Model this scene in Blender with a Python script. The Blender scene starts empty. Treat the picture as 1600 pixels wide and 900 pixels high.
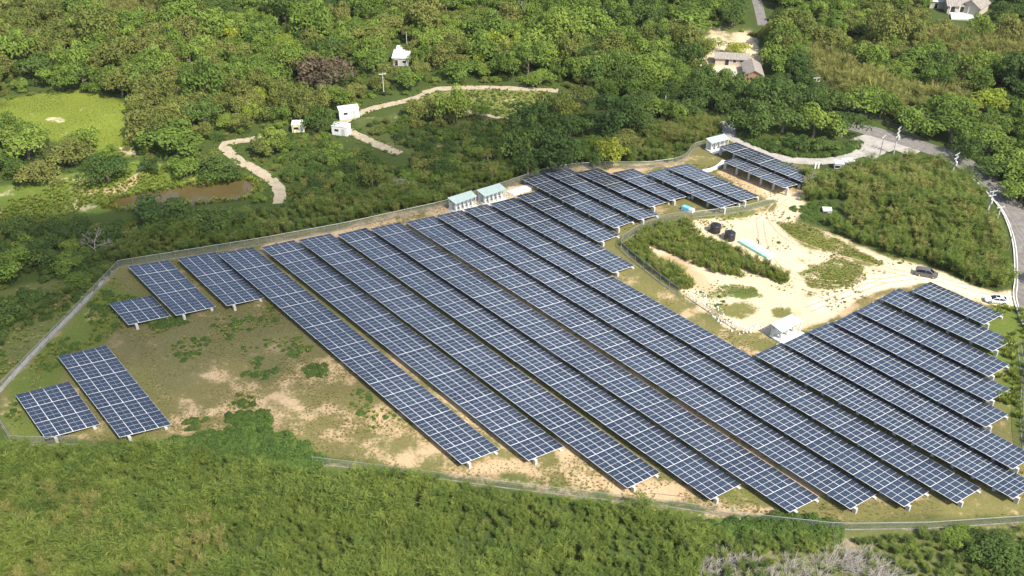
import bpy, bmesh, math, random
import numpy as np
from mathutils import Vector, Matrix

# ------------------------------------------------------------------ camera, sky, sun, exposure
scene = bpy.context.scene
COL = scene.collection
F_PX, PITCH, CAM_H = 1573.0, math.radians(34.5), 120.0
cam_data = bpy.data.cameras.new("camera")
cam_data.sensor_width = 36.0
cam_data.lens = F_PX / 1600.0 * 36.0
cam_data.clip_start = 0.5
cam_data.clip_end = 20000
cam = bpy.data.objects.new("camera", cam_data)
COL.objects.link(cam)
cam.location = (0, 0, CAM_H)
cam.rotation_euler = (math.radians(90) - PITCH, 0, 0)
scene.camera = cam

SUN_EL, SUN_AZ = math.radians(50), math.radians(137)      # azimuth clockwise from +Y (the way the camera looks)
SUN_DIR = Vector((math.sin(SUN_AZ) * math.cos(SUN_EL), math.cos(SUN_AZ) * math.cos(SUN_EL), math.sin(SUN_EL)))
world = bpy.data.worlds.new("World")
scene.world = world
world.use_nodes = True
wn = world.node_tree
sky = wn.nodes.new("ShaderNodeTexSky")
sky.sky_type = 'NISHITA'
sky.sun_disc = False
sky.sun_elevation = SUN_EL
sky.sun_rotation = SUN_AZ
sky.air_density = 1.2
sky.dust_density = 2.0
bg = wn.nodes["Background"]
wn.links.new(sky.outputs[0], bg.inputs[0])
bg.inputs[1].default_value = 0.115
sun_data = bpy.data.lights.new("sun", 'SUN')
sun_data.energy = 4.2
sun_data.angle = math.radians(0.53)
sun_data.color = (1.0, 0.925, 0.79)
sun = bpy.data.objects.new("sun", sun_data)
COL.objects.link(sun)
sun.rotation_euler = SUN_DIR.to_track_quat('Z', 'Y').to_euler()
sun.location = SUN_DIR * 900
scene.view_settings.view_transform = 'Standard'
scene.view_settings.look = 'None'
scene.view_settings.exposure = 0.96
scene.view_settings.gamma = 1.0
scene.cycles.max_bounces = 6
scene.cycles.diffuse_bounces = 3
scene.cycles.glossy_bounces = 2
scene.cycles.transmission_bounces = 3
scene.cycles.transparent_max_bounces = 12
scene.cycles.volume_bounces = 0

# ------------------------------------------------------------------ helpers
RNG = np.random.default_rng(7)
random.seed(7)
_c, _s = math.cos(PITCH), math.sin(PITCH)


def at(px, py, z=0.0):
    """where the sight line through a point of the 1600x900 photograph meets the height z"""
    x, y = (px - 800.0) / F_PX, (450.0 - py) / F_PX
    r = (x, _c + y * _s, -_s + y * _c)
    k = (z - CAM_H) / r[2]
    return Vector((r[0] * k, r[1] * k, z))


def atp(pts, z=0.0):
    return [tuple(at(p[0], p[1], z)[:2]) for p in pts]


def ppm(px, py):
    """photo pixels per metre on the ground there"""
    return F_PX / (at(px, py) - Vector((0, 0, CAM_H))).length


def to_px(x, y, z=0.0):
    X, Y, Z = x, y, z - CAM_H
    d = Y * _c - Z * _s
    u = Y * _s + Z * _c
    return 800 + F_PX * X / d, 450 - F_PX * u / d


def inpoly(x, y, poly):
    x = np.asarray(x, float); y = np.asarray(y, float)
    r = np.zeros(x.shape, bool)
    n = len(poly); j = n - 1
    for i in range(n):
        xi, yi = poly[i]; xj, yj = poly[j]
        if yi != yj:
            c = ((yi > y) != (yj > y)) & (x < (xj - xi) * (y - yi) / (yj - yi) + xi)
            r ^= c
        j = i
    return r


def _hash(ix, iy, seed):
    h = (ix.astype(np.int64) * 374761393 + iy.astype(np.int64) * 668265263 + seed * 974634777) & 0x7fffffff
    h = ((h ^ (h >> 13)) * 1274126177) & 0x7fffffff
    h = h ^ (h >> 16)
    return (h & 0xffff) / 65535.0


def vnoise(x, y, seed=0):
    ix = np.floor(x); iy = np.floor(y)
    fx = x - ix; fy = y - iy
    fx = fx * fx * (3 - 2 * fx); fy = fy * fy * (3 - 2 * fy)
    a = _hash(ix, iy, seed); b = _hash(ix + 1, iy, seed)
    c = _hash(ix, iy + 1, seed); d = _hash(ix + 1, iy + 1, seed)
    return (a * (1 - fx) + b * fx) * (1 - fy) + (c * (1 - fx) + d * fx) * fy


def fbm(x, y, scale, seed=0, octv=4):
    x = np.asarray(x, float) / scale; y = np.asarray(y, float) / scale
    t = 0; a = 1; n = 0
    for o in range(octv):
        t = t + a * vnoise(x, y, seed + o * 17); n += a
        x = x * 2.03 + 11.3; y = y * 2.03 + 5.7; a *= .5
    return t / n


def mesh_np(name, verts, faces, mats=(), midx=None, var=None, smooth=False):
    me = bpy.data.meshes.new(name)
    verts = np.asarray(verts, np.float32)
    faces = np.asarray(faces, np.int32)
    k = faces.shape[1]
    me.vertices.add(len(verts)); me.vertices.foreach_set("co", verts.ravel())
    me.loops.add(faces.size); me.loops.foreach_set("vertex_index", faces.ravel())
    me.polygons.add(len(faces))
    me.polygons.foreach_set("loop_start", np.arange(0, faces.size, k, dtype=np.int32))
    for m in mats: me.materials.append(m)
    if midx is not None: me.polygons.foreach_set("material_index", np.asarray(midx, np.int32))
    me.update(calc_edges=True)
    if var is not None:
        at_ = me.attributes.new("var", 'FLOAT', 'FACE')
        at_.data.foreach_set("value", np.asarray(var, np.float32))
    if smooth: me.polygons.foreach_set("use_smooth", np.ones(len(faces), bool))
    return me


def link(name, me, parent=None, loc=None, rz=0.0):
    o = bpy.data.objects.new(name, me)
    COL.objects.link(o)
    if loc is not None: o.location = loc
    if rz: o.rotation_euler = (0, 0, rz)
    if parent is not None: o.parent = parent
    return o


def tag(o, label, cat=None, group=None, kind=None):
    if label: o["label"] = label
    if cat: o["category"] = cat
    if group: o["group"] = group
    if kind: o["kind"] = kind
    return o


def thing(name, label, cat, loc=(0, 0, 0), rz=0.0, group=None):
    return tag(link(name, None, None, loc, rz), label, cat, group)


class MB:
    """collects boxes, tubes and quads and links them as one mesh object"""
    def __init__(s): s.v = []; s.f = []; s.m = []

    def quad(s, a, b, c, d, m=0):
        n = len(s.v); s.v += [tuple(a), tuple(b), tuple(c), tuple(d)]; s.f.append((n, n + 1, n + 2, n + 3)); s.m.append(m)

    def poly(s, pts, m=0):
        n = len(s.v); s.v += [tuple(p) for p in pts]; s.f.append(tuple(range(n, n + len(pts)))); s.m.append(m)

    def box(s, c, d, rz=0.0, m=0, taper=1.0):
        cx, cy, cz = c; dx, dy, dz = d[0] / 2, d[1] / 2, d[2] / 2
        cr, sr = math.cos(rz), math.sin(rz)
        n = len(s.v)
        for k, z in ((1, -dz), (taper, dz)):
            for x, y in ((-dx, -dy), (dx, -dy), (dx, dy), (-dx, dy)):
                x *= k; y *= k
                s.v.append((cx + x * cr - y * sr, cy + x * sr + y * cr, cz + z))
        for q in ((3, 2, 1, 0), (4, 5, 6, 7), (0, 1, 5, 4), (1, 2, 6, 5), (2, 3, 7, 6), (3, 0, 4, 7)):
            s.f.append(tuple(n + i for i in q)); s.m.append(m)

    def hexa(s, p, m=0):
        n = len(s.v); s.v += [tuple(q) for q in p]
        for q in ((3, 2, 1, 0), (4, 5, 6, 7), (0, 1, 5, 4), (1, 2, 6, 5), (2, 3, 7, 6), (3, 0, 4, 7)):
            s.f.append(tuple(n + i for i in q)); s.m.append(m)

    def tube(s, pts, rad, seg=6, m=0, cap=True):
        pts = [Vector(p) for p in pts]
        if not isinstance(rad, (list, tuple)): rad = [rad] * len(pts)
        base = len(s.v)
        for i, p in enumerate(pts):
            d = (pts[min(i + 1, len(pts) - 1)] - pts[max(i - 1, 0)]).normalized()
            a = d.cross(Vector((0, 0, 1)) if abs(d.z) < .95 else Vector((1, 0, 0))).normalized(); b = d.cross(a)
            for k in range(seg):
                t = 2 * math.pi * k / seg
                s.v.append(tuple(p + (a * math.cos(t) + b * math.sin(t)) * rad[i]))
        for i in range(len(pts) - 1):
            for k in range(seg):
                a = base + i * seg + k; b = base + i * seg + (k + 1) % seg
                s.f.append((a, b, b + seg, a + seg)); s.m.append(m)
        if cap:
            s.f.append(tuple(base + k for k in range(seg))[::-1]); s.m.append(m)
            s.f.append(tuple(base + (len(pts) - 1) * seg + k for k in range(seg))); s.m.append(m)

    def mesh(s, name, mats, off=(0, 0, 0), smooth=False):
        me = bpy.data.meshes.new(name)
        ox, oy, oz = off
        me.from_pydata([(x - ox, y - oy, z - oz) for x, y, z in s.v], [], s.f)
        for m in (mats if isinstance(mats, (list, tuple)) else [mats]): me.materials.append(m)
        me.polygons.foreach_set("material_index", s.m)
        if smooth: me.polygons.foreach_set("use_smooth", [True] * len(s.f))
        me.update()
        return me

    def build(s, name, mats, parent=None, off=(0, 0, 0), loc=None, rz=0.0, smooth=False):
        return link(name, s.mesh(name, mats, off, smooth), parent, loc, rz)


# ------------------------------------------------------------------ materials
def new_mat(name):
    m = bpy.data.materials.new(name); m.use_nodes = True
    nt = m.node_tree
    return m, nt, nt.nodes["Principled BSDF"], nt.nodes["Material Output"]


def N(nt, typ, **kw):
    n = nt.nodes.new(typ)
    for k, v in kw.items(): setattr(n, k, v)
    return n


def noise_node(nt, scale, detail=4.0, rough=.55, coord='Object'):
    tc = N(nt, "ShaderNodeTexCoord"); t = N(nt, "ShaderNodeTexNoise")
    t.inputs["Scale"].default_value = scale; t.inputs["Detail"].default_value = detail; t.inputs["Roughness"].default_value = rough
    nt.links.new(tc.outputs[coord], t.inputs["Vector"])
    return t


def ramp(nt, fac, stops):
    r = N(nt, "ShaderNodeValToRGB")
    e = r.color_ramp.elements
    while len(e) < len(stops): e.new(.5)
    for el, (p, c) in zip(e, stops):
        el.position = p; el.color = (*c, 1)
    nt.links.new(fac, r.inputs[0])
    return r


def solid(name, col, rough=.6, metal=0.0, var=.12, scale=3.0, spec=.4, bump=0.0):
    """a plain surface with a little mottling of its own"""
    m, nt, b, o = new_mat(name)
    t = noise_node(nt, scale)
    lo = tuple(max(0, c * (1 - var)) for c in col); hi = tuple(min(1, c * (1 + var)) for c in col)
    r = ramp(nt, t.outputs["Fac"], [(.3, lo), (.7, hi)])
    nt.links.new(r.outputs[0], b.inputs["Base Color"])
    b.inputs["Roughness"].default_value = rough; b.inputs["Metallic"].default_value = metal
    b.inputs["Specular IOR Level"].default_value = spec
    if bump:
        bp = N(nt, "ShaderNodeBump"); bp.inputs["Strength"].default_value = bump; bp.inputs["Distance"].default_value = .05
        nt.links.new(t.outputs["Fac"], bp.inputs["Height"]); nt.links.new(bp.outputs[0], b.inputs["Normal"])
    return m


def foliage(name, c0, c1, c2, trans=.36, vlo=.65, vhi=1.4):
    """leaves: the hue goes by plant (Object Info random), the value by leaf cluster ('var' face attribute)"""
    m, nt, b, o = new_mat(name)
    oi = N(nt, "ShaderNodeObjectInfo")
    r = ramp(nt, oi.outputs["Random"], [(0, c0), (.5, c1), (1, c2)])
    a = N(nt, "ShaderNodeAttribute"); a.attribute_name = "var"
    mr = N(nt, "ShaderNodeMapRange"); mr.inputs[3].default_value = vlo; mr.inputs[4].default_value = vhi
    nt.links.new(a.outputs["Fac"], mr.inputs[0])
    mx = N(nt, "ShaderNodeMix", data_type='RGBA', blend_type='MULTIPLY'); mx.inputs[0].default_value = 1
    nt.links.new(r.outputs[0], mx.inputs[6]); nt.links.new(mr.outputs[0], mx.inputs[7])
    nt.links.new(mx.outputs[2], b.inputs["Base Color"])
    b.inputs["Roughness"].default_value = .6; b.inputs["Specular IOR Level"].default_value = .15
    tr = N(nt, "ShaderNodeBsdfTranslucent")
    hs = N(nt, "ShaderNodeHueSaturation"); hs.inputs["Saturation"].default_value = 1.1; hs.inputs["Value"].default_value = 1.3
    nt.links.new(mx.outputs[2], hs.inputs["Color"]); nt.links.new(hs.outputs[0], tr.inputs[0])
    ms = N(nt, "ShaderNodeMixShader"); ms.inputs[0].default_value = trans
    nt.links.new(b.outputs[0], ms.inputs[1]); nt.links.new(tr.outputs[0], ms.inputs[2])
    nt.links.new(ms.outputs[0], o.inputs[0])
    return m


M = {}
M['leaf'] = foliage('leaf_green', (.105, .165, .030), (.148, .218, .038), (.198, .262, .048))
M['leaf_dark'] = foliage('leaf_dark', (.056, .100, .024), (.080, .130, .029), (.104, .158, .035))
M['leaf_olive'] = foliage('leaf_olive', (.125, .155, .036), (.165, .185, .044), (.190, .200, .055))
M['leaf_bright'] = foliage('leaf_bright', (.21, .27, .035), (.24, .29, .038), (.27, .30, .040))
M['leaf_brown'] = foliage('leaf_brown', (.085, .066, .040), (.095, .074, .045), (.105, .080, .050), trans=.15)
M['leaf_rust'] = foliage('leaf_rust', (.20, .10, .03), (.22, .12, .035), (.24, .13, .04))
M['plume'] = foliage('plume_green', (.102, .150, .030), (.138, .186, .036), (.180, .224, .046))
M['plume_dark'] = foliage('plume_dark', (.082, .122, .028), (.105, .150, .032), (.135, .175, .042))
M['plume_olive'] = foliage('plume_olive', (.160, .180, .046), (.20, .205, .056), (.235, .225, .072))
M['creeper'] = foliage('creeper_green', (.072, .128, .028), (.092, .152, .032), (.115, .178, .038))
M['grass'] = foliage('grass_green', (.155, .205, .034), (.195, .235, .042), (.24, .265, .055))
M['grass_dry'] = foliage('grass_dry', (.20, .19, .065), (.26, .225, .09), (.32, .26, .125))
M['twig'] = solid('bare_twig', (.30, .27, .23), .8)
M['bark'] = solid('bark', (.20, .165, .125), .85)
M['concrete'] = solid('concrete', (.56, .55, .52), .8, scale=1.5, var=.15)
M['concrete_white'] = solid('pale_concrete', (.70, .69, .66), .75, scale=1.2, var=.12)
M['steel'] = solid('galvanised_steel', (.36, .37, .37), .45, metal=.5)
M['roof_pale'] = solid('pale_green_sheet', (.40, .49, .45), .45, scale=.8, var=.08)
M['white'] = solid('white_paint', (.66, .66, .65), .45, var=.06)
M['black_plastic'] = solid('black_plastic', (.018, .019, .022), .35)
M['dark'] = solid('dark_recess', (.02, .02, .022), .5)
M['wire'] = solid('wire', (.05, .05, .055), .5)

# panel glass: dark blue silicon under glass
m, nt, b, o = new_mat('solar_cell'); M['cell'] = m
a = N(nt, "ShaderNodeAttribute"); a.attribute_name = "var"
r = ramp(nt, a.outputs["Fac"], [(0, (.018, .027, .047)), (1, (.032, .044, .070))])
nt.links.new(r.outputs[0], b.inputs["Base Color"])
b.inputs["Roughness"].default_value = .22; b.inputs["Specular IOR Level"].default_value = .75
M['alu'] = solid('aluminium_frame', (.64, .65, .67), .45, metal=.0, var=.05)

# chain link: wires laid out on the mesh's own u, v in metres
m, nt, b, o = new_mat('chain_link'); M['link'] = m
b.inputs["Base Color"].default_value = (.27, .29, .28, 1); b.inputs["Roughness"].default_value = .5; b.inputs["Metallic"].default_value = .3
tc = N(nt, "ShaderNodeUVMap"); fac = []
sp = N(nt, "ShaderNodeSeparateXYZ"); nt.links.new(tc.outputs[0], sp.inputs[0])
for sg in (1, -1):
    k = N(nt, "ShaderNodeMath", operation='MULTIPLY_ADD'); nt.links.new(sp.outputs[1], k.inputs[0]); k.inputs[1].default_value = sg; nt.links.new(sp.outputs[0], k.inputs[2])
    q = N(nt, "ShaderNodeMath", operation='MULTIPLY'); nt.links.new(k.outputs[0], q.inputs[0]); q.inputs[1].default_value = 1 / .11
    fr = N(nt, "ShaderNodeMath", operation='FRACT'); nt.links.new(q.outputs[0], fr.inputs[0])
    lt = N(nt, "ShaderNodeMath", operation='LESS_THAN'); nt.links.new(fr.outputs[0], lt.inputs[0]); lt.inputs[1].default_value = .13
    fac.append(lt)
mxx = N(nt, "ShaderNodeMath", operation='MAXIMUM'); nt.links.new(fac[0].outputs[0], mxx.inputs[0]); nt.links.new(fac[1].outputs[0], mxx.inputs[1])
tb = N(nt, "ShaderNodeBsdfTransparent"); ms = N(nt, "ShaderNodeMixShader")
nt.links.new(mxx.outputs[0], ms.inputs[0]); nt.links.new(tb.outputs[0], ms.inputs[1]); nt.links.new(b.outputs[0], ms.inputs[2]); nt.links.new(ms.outputs[0], o.inputs[0])

# ground: two colours (bare soil, plant cover) and how much of each, broken up by noise
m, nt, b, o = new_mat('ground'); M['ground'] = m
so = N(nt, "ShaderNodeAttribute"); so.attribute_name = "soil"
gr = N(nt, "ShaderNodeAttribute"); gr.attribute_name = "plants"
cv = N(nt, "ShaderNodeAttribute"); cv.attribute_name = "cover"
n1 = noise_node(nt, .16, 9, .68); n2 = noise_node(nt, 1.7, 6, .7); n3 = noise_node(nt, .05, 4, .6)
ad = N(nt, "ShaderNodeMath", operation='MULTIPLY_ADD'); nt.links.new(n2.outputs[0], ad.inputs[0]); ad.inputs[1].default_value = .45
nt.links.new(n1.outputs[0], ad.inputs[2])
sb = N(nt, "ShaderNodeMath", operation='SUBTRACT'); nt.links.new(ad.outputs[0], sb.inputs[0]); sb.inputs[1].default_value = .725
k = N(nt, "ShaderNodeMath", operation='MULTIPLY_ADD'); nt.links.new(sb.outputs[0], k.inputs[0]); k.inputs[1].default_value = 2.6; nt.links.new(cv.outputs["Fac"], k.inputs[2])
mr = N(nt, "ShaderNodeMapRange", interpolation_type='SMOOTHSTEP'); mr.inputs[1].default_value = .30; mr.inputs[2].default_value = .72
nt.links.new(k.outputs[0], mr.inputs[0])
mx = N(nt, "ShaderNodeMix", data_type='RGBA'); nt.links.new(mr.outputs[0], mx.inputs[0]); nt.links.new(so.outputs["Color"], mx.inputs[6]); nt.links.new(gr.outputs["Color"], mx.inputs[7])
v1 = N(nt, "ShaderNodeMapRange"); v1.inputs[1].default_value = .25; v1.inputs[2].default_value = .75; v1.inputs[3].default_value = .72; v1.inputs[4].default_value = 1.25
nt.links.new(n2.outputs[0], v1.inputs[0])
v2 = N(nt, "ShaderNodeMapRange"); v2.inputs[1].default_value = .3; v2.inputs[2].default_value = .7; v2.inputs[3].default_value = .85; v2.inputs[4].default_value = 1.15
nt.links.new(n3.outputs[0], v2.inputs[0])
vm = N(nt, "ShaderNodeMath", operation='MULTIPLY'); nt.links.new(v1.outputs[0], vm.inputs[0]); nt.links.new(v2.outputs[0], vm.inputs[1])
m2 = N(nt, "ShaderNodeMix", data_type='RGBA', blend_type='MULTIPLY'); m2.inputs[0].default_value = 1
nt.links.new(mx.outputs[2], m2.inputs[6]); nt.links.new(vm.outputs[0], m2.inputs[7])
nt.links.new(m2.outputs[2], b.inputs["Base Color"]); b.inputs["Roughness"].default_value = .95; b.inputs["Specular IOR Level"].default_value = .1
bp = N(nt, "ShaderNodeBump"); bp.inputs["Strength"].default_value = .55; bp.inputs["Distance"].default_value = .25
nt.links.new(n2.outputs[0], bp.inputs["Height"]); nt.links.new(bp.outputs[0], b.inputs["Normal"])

M['asphalt'] = solid('asphalt', (.17, .158, .148), .9, scale=.7, var=.25, spec=.2)
M['cement_road'] = solid('cement_road', (.33, .31, .28), .9, scale=.5, var=.18, spec=.2)
m, nt, b, o = new_mat('dirt_track'); M['dirt'] = m
t = noise_node(nt, .55, 7, .65); r = ramp(nt, t.outputs["Fac"], [(.30, (.24, .20, .14)), (.48, (.34, .285, .205)), (.60, (.38, .325, .24)), (.68, (.15, .15, .06))])
nt.links.new(r.outputs[0], b.inputs["Base Color"]); b.inputs["Roughness"].default_value = .95; b.inputs["Specular IOR Level"].default_value = .1
M['rut'] = solid('tyre_rut', (.40, .31, .205), .95, scale=1.5, var=.25, spec=.1)
M['dirt_dark'] = solid('trodden_dirt', (.36, .29, .21), .95, scale=.6, var=.22, spec=.1)

# ------------------------------------------------------------------ terrain
KNOLL = at(1420, 330)
POND = atp([(160, 322), (186, 309), (238, 298), (270, 294), (300, 288), (345, 285), (388, 280), (402, 290), (399, 302), (376, 311), (330, 315), (296, 320), (240, 322), (196, 327)])


def hz(x, y):
    x = np.asarray(x, float); y = np.asarray(y, float)
    g = 2.4 * np.exp(-(((x - KNOLL.x) / 20) ** 2 + ((y - KNOLL.y) / 17) ** 2))
    return g


def gz(p): return float(hz(p[0], p[1]))


def axis(lo, hi, fine, far, n):
    core = np.arange(lo, hi + fine / 2, fine)
    k = np.geomspace(fine, far, n)
    return np.concatenate([(lo - np.cumsum(k))[::-1], core, hi + np.cumsum(k)])


xs = axis(-125, 135, .75, 420, 46)
ys = axis(92, 300, .75, 420, 46)
GX, GY = np.meshgrid(xs, ys)
nx, ny = len(xs), len(ys)
soil = np.empty((ny, nx, 3)); plants = np.empty((ny, nx, 3)); cover = np.full((ny, nx), 1.0)
soil[:] = (.13, .10, .055); plants[:] = (.050, .072, .018)
wx = (fbm(GX, GY, 9, 1) - .5); wy = (fbm(GX, GY, 9, 51) - .5)

FIELD = [(0, 655), (0, 600), (185, 415), (410, 373), (540, 348), (690, 315), (800, 280), (940, 256), (1065, 250), (1085, 225), (1125, 212), (1180, 235), (1260, 258), (1300, 285), (1220, 320), (1130, 335), (1010, 350), (965, 378), (1050, 450), (1130, 510), (1200, 520), (1300, 500), (1420, 440), (1560, 470), (1600, 520), (1640, 690), (1640, 803), (1310, 815), (1180, 802), (1000, 778), (800, 748), (490, 714), (330, 690), (20, 690)]


def smooth(a, k=1):
    for _ in range(k):
        a = a.copy(); p = np.pad(a, 1, mode='edge')
        a = (p[1:-1, 1:-1] * 4 + p[:-2, 1:-1] + p[2:, 1:-1] + p[1:-1, :-2] + p[1:-1, 2:]) / 8
    return a


def paint(poly, so=None, pl=None, cv=None, warp=6.0, soft=2):
    P = atp(poly)
    mk = smooth(inpoly(GX + wx * warp, GY + wy * warp, P).astype(float), soft)
    if so is not None: soil[:] = soil * (1 - mk[..., None]) + np.array(so) * mk[..., None]
    if pl is not None: plants[:] = plants * (1 - mk[..., None]) + np.array(pl) * mk[..., None]
    if cv is not None: cover[:] = cover * (1 - mk) + cv * mk


SAND = (.43, .315, .190); PALE = (.56, .445, .300); OLIVE = (.135, .128, .048); GREEN = (.090, .118, .026); MEAD = (.150, .185, .028); BROWN = (.135, .115, .058)
# outside the fence
paint([(-80, 470), (60, 440), (150, 425), (186, 416), (95, 510), (0, 602), (-80, 690)], (.30, .25, .15), (.098, .112, .036), .82, 5)
paint([(5, 152), (130, 138), (212, 160), (218, 222), (160, 238), (60, 212), (-40, 200)], PALE, MEAD, 1.0, 8)
paint([(72, 184), (98, 181), (106, 190), (90, 194)], (.50, .43, .30), None, 0.25, 3)
paint([(-60, 300), (60, 285), (150, 262), (212, 250), (300, 275), (410, 280), (400, 300), (180, 330), (-60, 345)], (.42, .36, .23), (.105, .150, .026), .85, 6)
paint([(105, 292), (175, 296), (215, 270), (212, 248), (222, 262), (225, 282), (190, 300), (120, 303)], SAND, None, .25, 3)
paint([(172, 225), (218, 232), (218, 246), (176, 244)], PALE, MEAD, .6, 3)
paint([(668, 148), (760, 136), (860, 142), (840, 185), (800, 190), (690, 166)], PALE, (.150, .170, .045), .95, 5)
paint([(556, 185), (690, 167), (800, 190), (800, 228), (640, 245), (580, 222)], SAND, (.072, .092, .028), .9, 5)
paint([(1070, 58), (1125, 42), (1185, 52), (1196, 90), (1198, 150), (1150, 118), (1090, 110), (1040, 95)], PALE, (.13, .14, .05), .25, 5)
paint([(1180, 128), (1225, 122), (1235, 138), (1195, 150)], PALE, None, .1, 3)
# the fenced field
paint(FIELD, (.40, .29, .17), OLIVE, .80, 2.5)
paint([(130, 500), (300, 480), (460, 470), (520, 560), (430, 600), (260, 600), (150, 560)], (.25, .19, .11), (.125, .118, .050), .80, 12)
paint([(10, 650), (60, 540), (190, 430), (220, 470), (165, 530), (110, 560), (90, 690), (20, 690)], None, GREEN, .92, 8)
paint([(250, 610), (330, 575), (440, 585), (560, 560), (620, 640), (690, 690), (720, 730), (600, 720), (480, 690), (320, 670)], SAND, (.150, .132, .052), .60, 12)
paint([(570, 690), (700, 690), (730, 726), (850, 722), (985, 765), (1110, 783), (1240, 800), (1180, 803), (1000, 778), (800, 747), (560, 722)], SAND, OLIVE, .47, 6)
paint([(860, 690), (1110, 780), (1240, 800), (1120, 797), (990, 776), (880, 745)], SAND, OLIVE, .28, 3)
paint([(1250, 800), (1600, 770), (1640, 803), (1310, 815)], SAND, (.150, .140, .050), .82, 3)
paint([(405, 385), (560, 349), (700, 314), (705, 330), (560, 368), (420, 398)], SAND, OLIVE, .36, 3)
paint([(690, 335), (790, 290), (835, 288), (835, 306), (770, 322), (700, 350)], PALE, OLIVE, .15, 3)
paint([(620, 350), (760, 320), (1290, 780), (1130, 790)], SAND, (.13, .14, .04), .52, 6)
paint([(850, 262), (1060, 250), (1075, 258), (960, 272)], SAND, OLIVE, .45, 3)
paint([(1110, 268), (1165, 262), (1250, 290), (1225, 318), (1170, 300)], SAND, OLIVE, .20, 4)
paint([(1190, 296), (1230, 300), (1260, 320), (1240, 345), (1200, 322)], PALE, OLIVE, .10, 4)
paint([(1180, 835), (1310, 818), (1700, 815), (1700, 1000), (1100, 1000), (1150, 880)], (.30, .24, .15), (.115, .125, .042), .80, 5)
paint([(490, 716), (800, 750), (1180, 806), (1300, 830), (1150, 822), (980, 798), (760, 765), (500, 736)], SAND, (.09, .115, .03), .62, 3)
paint([(626, 349), (635, 348), (1000, 585), (1325, 795), (1285, 778), (975, 590)], SAND, (.13, .14, .04), .22, 1.2, 1)
paint([(600, 548), (622, 555), (826, 717), (783, 703)], SAND, None, .30, 1.2, 1)
paint([(1040, 470), (1190, 545), (1185, 556), (1040, 480)], SAND, (.15, .14, .05), .45, 2)
# the sandy yard between the rows
paint([(1000, 372), (1090, 342), (1205, 320), (1250, 300), (1300, 292), (1255, 318), (1240, 345), (1290, 362), (1340, 388), (1400, 405), (1470, 428), (1560, 462), (1588, 452), (1582, 482), (1550, 478), (1480, 452), (1420, 440), (1330, 484), (1260, 515), (1200, 522), (1130, 510), (1060, 452), (1005, 402)], PALE, (.15, .15, .05), .13, 4)
paint([(1020, 395), (1070, 400), (1130, 450), (1100, 460)], SAND, None, .15, 4)
paint([(1250, 425), (1300, 398), (1345, 412), (1358, 440), (1310, 460), (1262, 448)], None, (.115, .130, .034), .80, 4)
paint([(1205, 345), (1250, 348), (1295, 368), (1330, 388), (1385, 412), (1372, 420), (1320, 402), (1255, 385)], None, (.125, .135, .034), .85, 4)
paint([(1098, 458), (1140, 440), (1180, 446), (1190, 462), (1110, 468)], None, (.085, .115, .030), .66, 3)
paint([(1098, 470), (1165, 468), (1195, 480), (1150, 500), (1110, 490)], None, (.14, .14, .045), .66, 4)
paint([(1195, 480), (1225, 478), (1240, 492), (1205, 496)], None, (.14, .14, .045), .72, 3)
paint([(958, 415), (1050, 462), (1130, 520), (1200, 520), (1200, 545), (1160, 545), (1060, 490), (960, 435)], SAND, (.150, .140, .050), .74, 4)
paint([(1090, 330), (1180, 318), (1215, 312), (1212, 330), (1130, 345)], SAND, (.13, .14, .045), .75, 3)
paint([(1330, 480), (1420, 438), (1435, 450), (1370, 478), (1300, 505)], SAND, (.17, .14, .06), .58, 4)
paint([(1600, 462), (1560, 456), (1500, 438), (1440, 426), (1380, 430), (1310, 455), (1262, 478), (1275, 490), (1330, 472), (1390, 450), (1440, 444), (1500, 452), (1560, 468), (1590, 478)], (.66, .55, .40), None, .05, 4)
# strip east of the rows
paint([(1490, 505), (1560, 478), (1590, 480), (1620, 560), (1650, 720), (1590, 700), (1560, 600)], SAND, (.105, .140, .028), .92, 3)

cover += (fbm(GX, GY, 14, 90) - .5) * .3 * (cover > .2)
pm = smooth(inpoly(GX, GY, POND).astype(float), 2)
GZ = hz(GX, GY) - .9 * pm
idx = np.arange(nx * ny).reshape(ny, nx)
quads = np.stack([idx[:-1, :-1], idx[:-1, 1:], idx[1:, 1:], idx[1:, :-1]], -1).reshape(-1, 4)
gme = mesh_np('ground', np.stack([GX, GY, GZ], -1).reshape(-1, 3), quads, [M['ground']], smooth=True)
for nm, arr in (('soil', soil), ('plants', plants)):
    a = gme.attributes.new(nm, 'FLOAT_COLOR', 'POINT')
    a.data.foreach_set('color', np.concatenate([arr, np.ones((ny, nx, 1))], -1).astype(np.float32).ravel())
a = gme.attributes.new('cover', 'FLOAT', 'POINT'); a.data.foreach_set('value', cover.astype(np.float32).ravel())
tag(link('ground', gme), None, None, None, 'structure')

# pond
m, nt, b, o = new_mat('muddy_water'); M['water'] = m
t = noise_node(nt, .12, 3)
r = ramp(nt, t.outputs[0], [(.3, (.088, .066, .024)), (.7, (.108, .080, .031))]); nt.links.new(r.outputs[0], b.inputs["Base Color"])
b.inputs["Roughness"].default_value = .05
t2 = noise_node(nt, 2.2, 3); bp = N(nt, "ShaderNodeBump"); bp.inputs["Strength"].default_value = .06; nt.links.new(t2.outputs[0], bp.inputs["Height"]); nt.links.new(bp.outputs[0], b.inputs["Normal"])
pc = Vector((sum(p[0] for p in POND) / len(POND), sum(p[1] for p in POND) / len(POND), 0))
w = MB(); w.poly([(pc.x + (p[0] - pc.x) * 1.06, pc.y + (p[1] - pc.y) * 1.06, -.16) for p in POND][::-1])
me = w.mesh('pond', M['water'])
tag(link('pond_water', me), None, None, None, 'structure')


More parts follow.
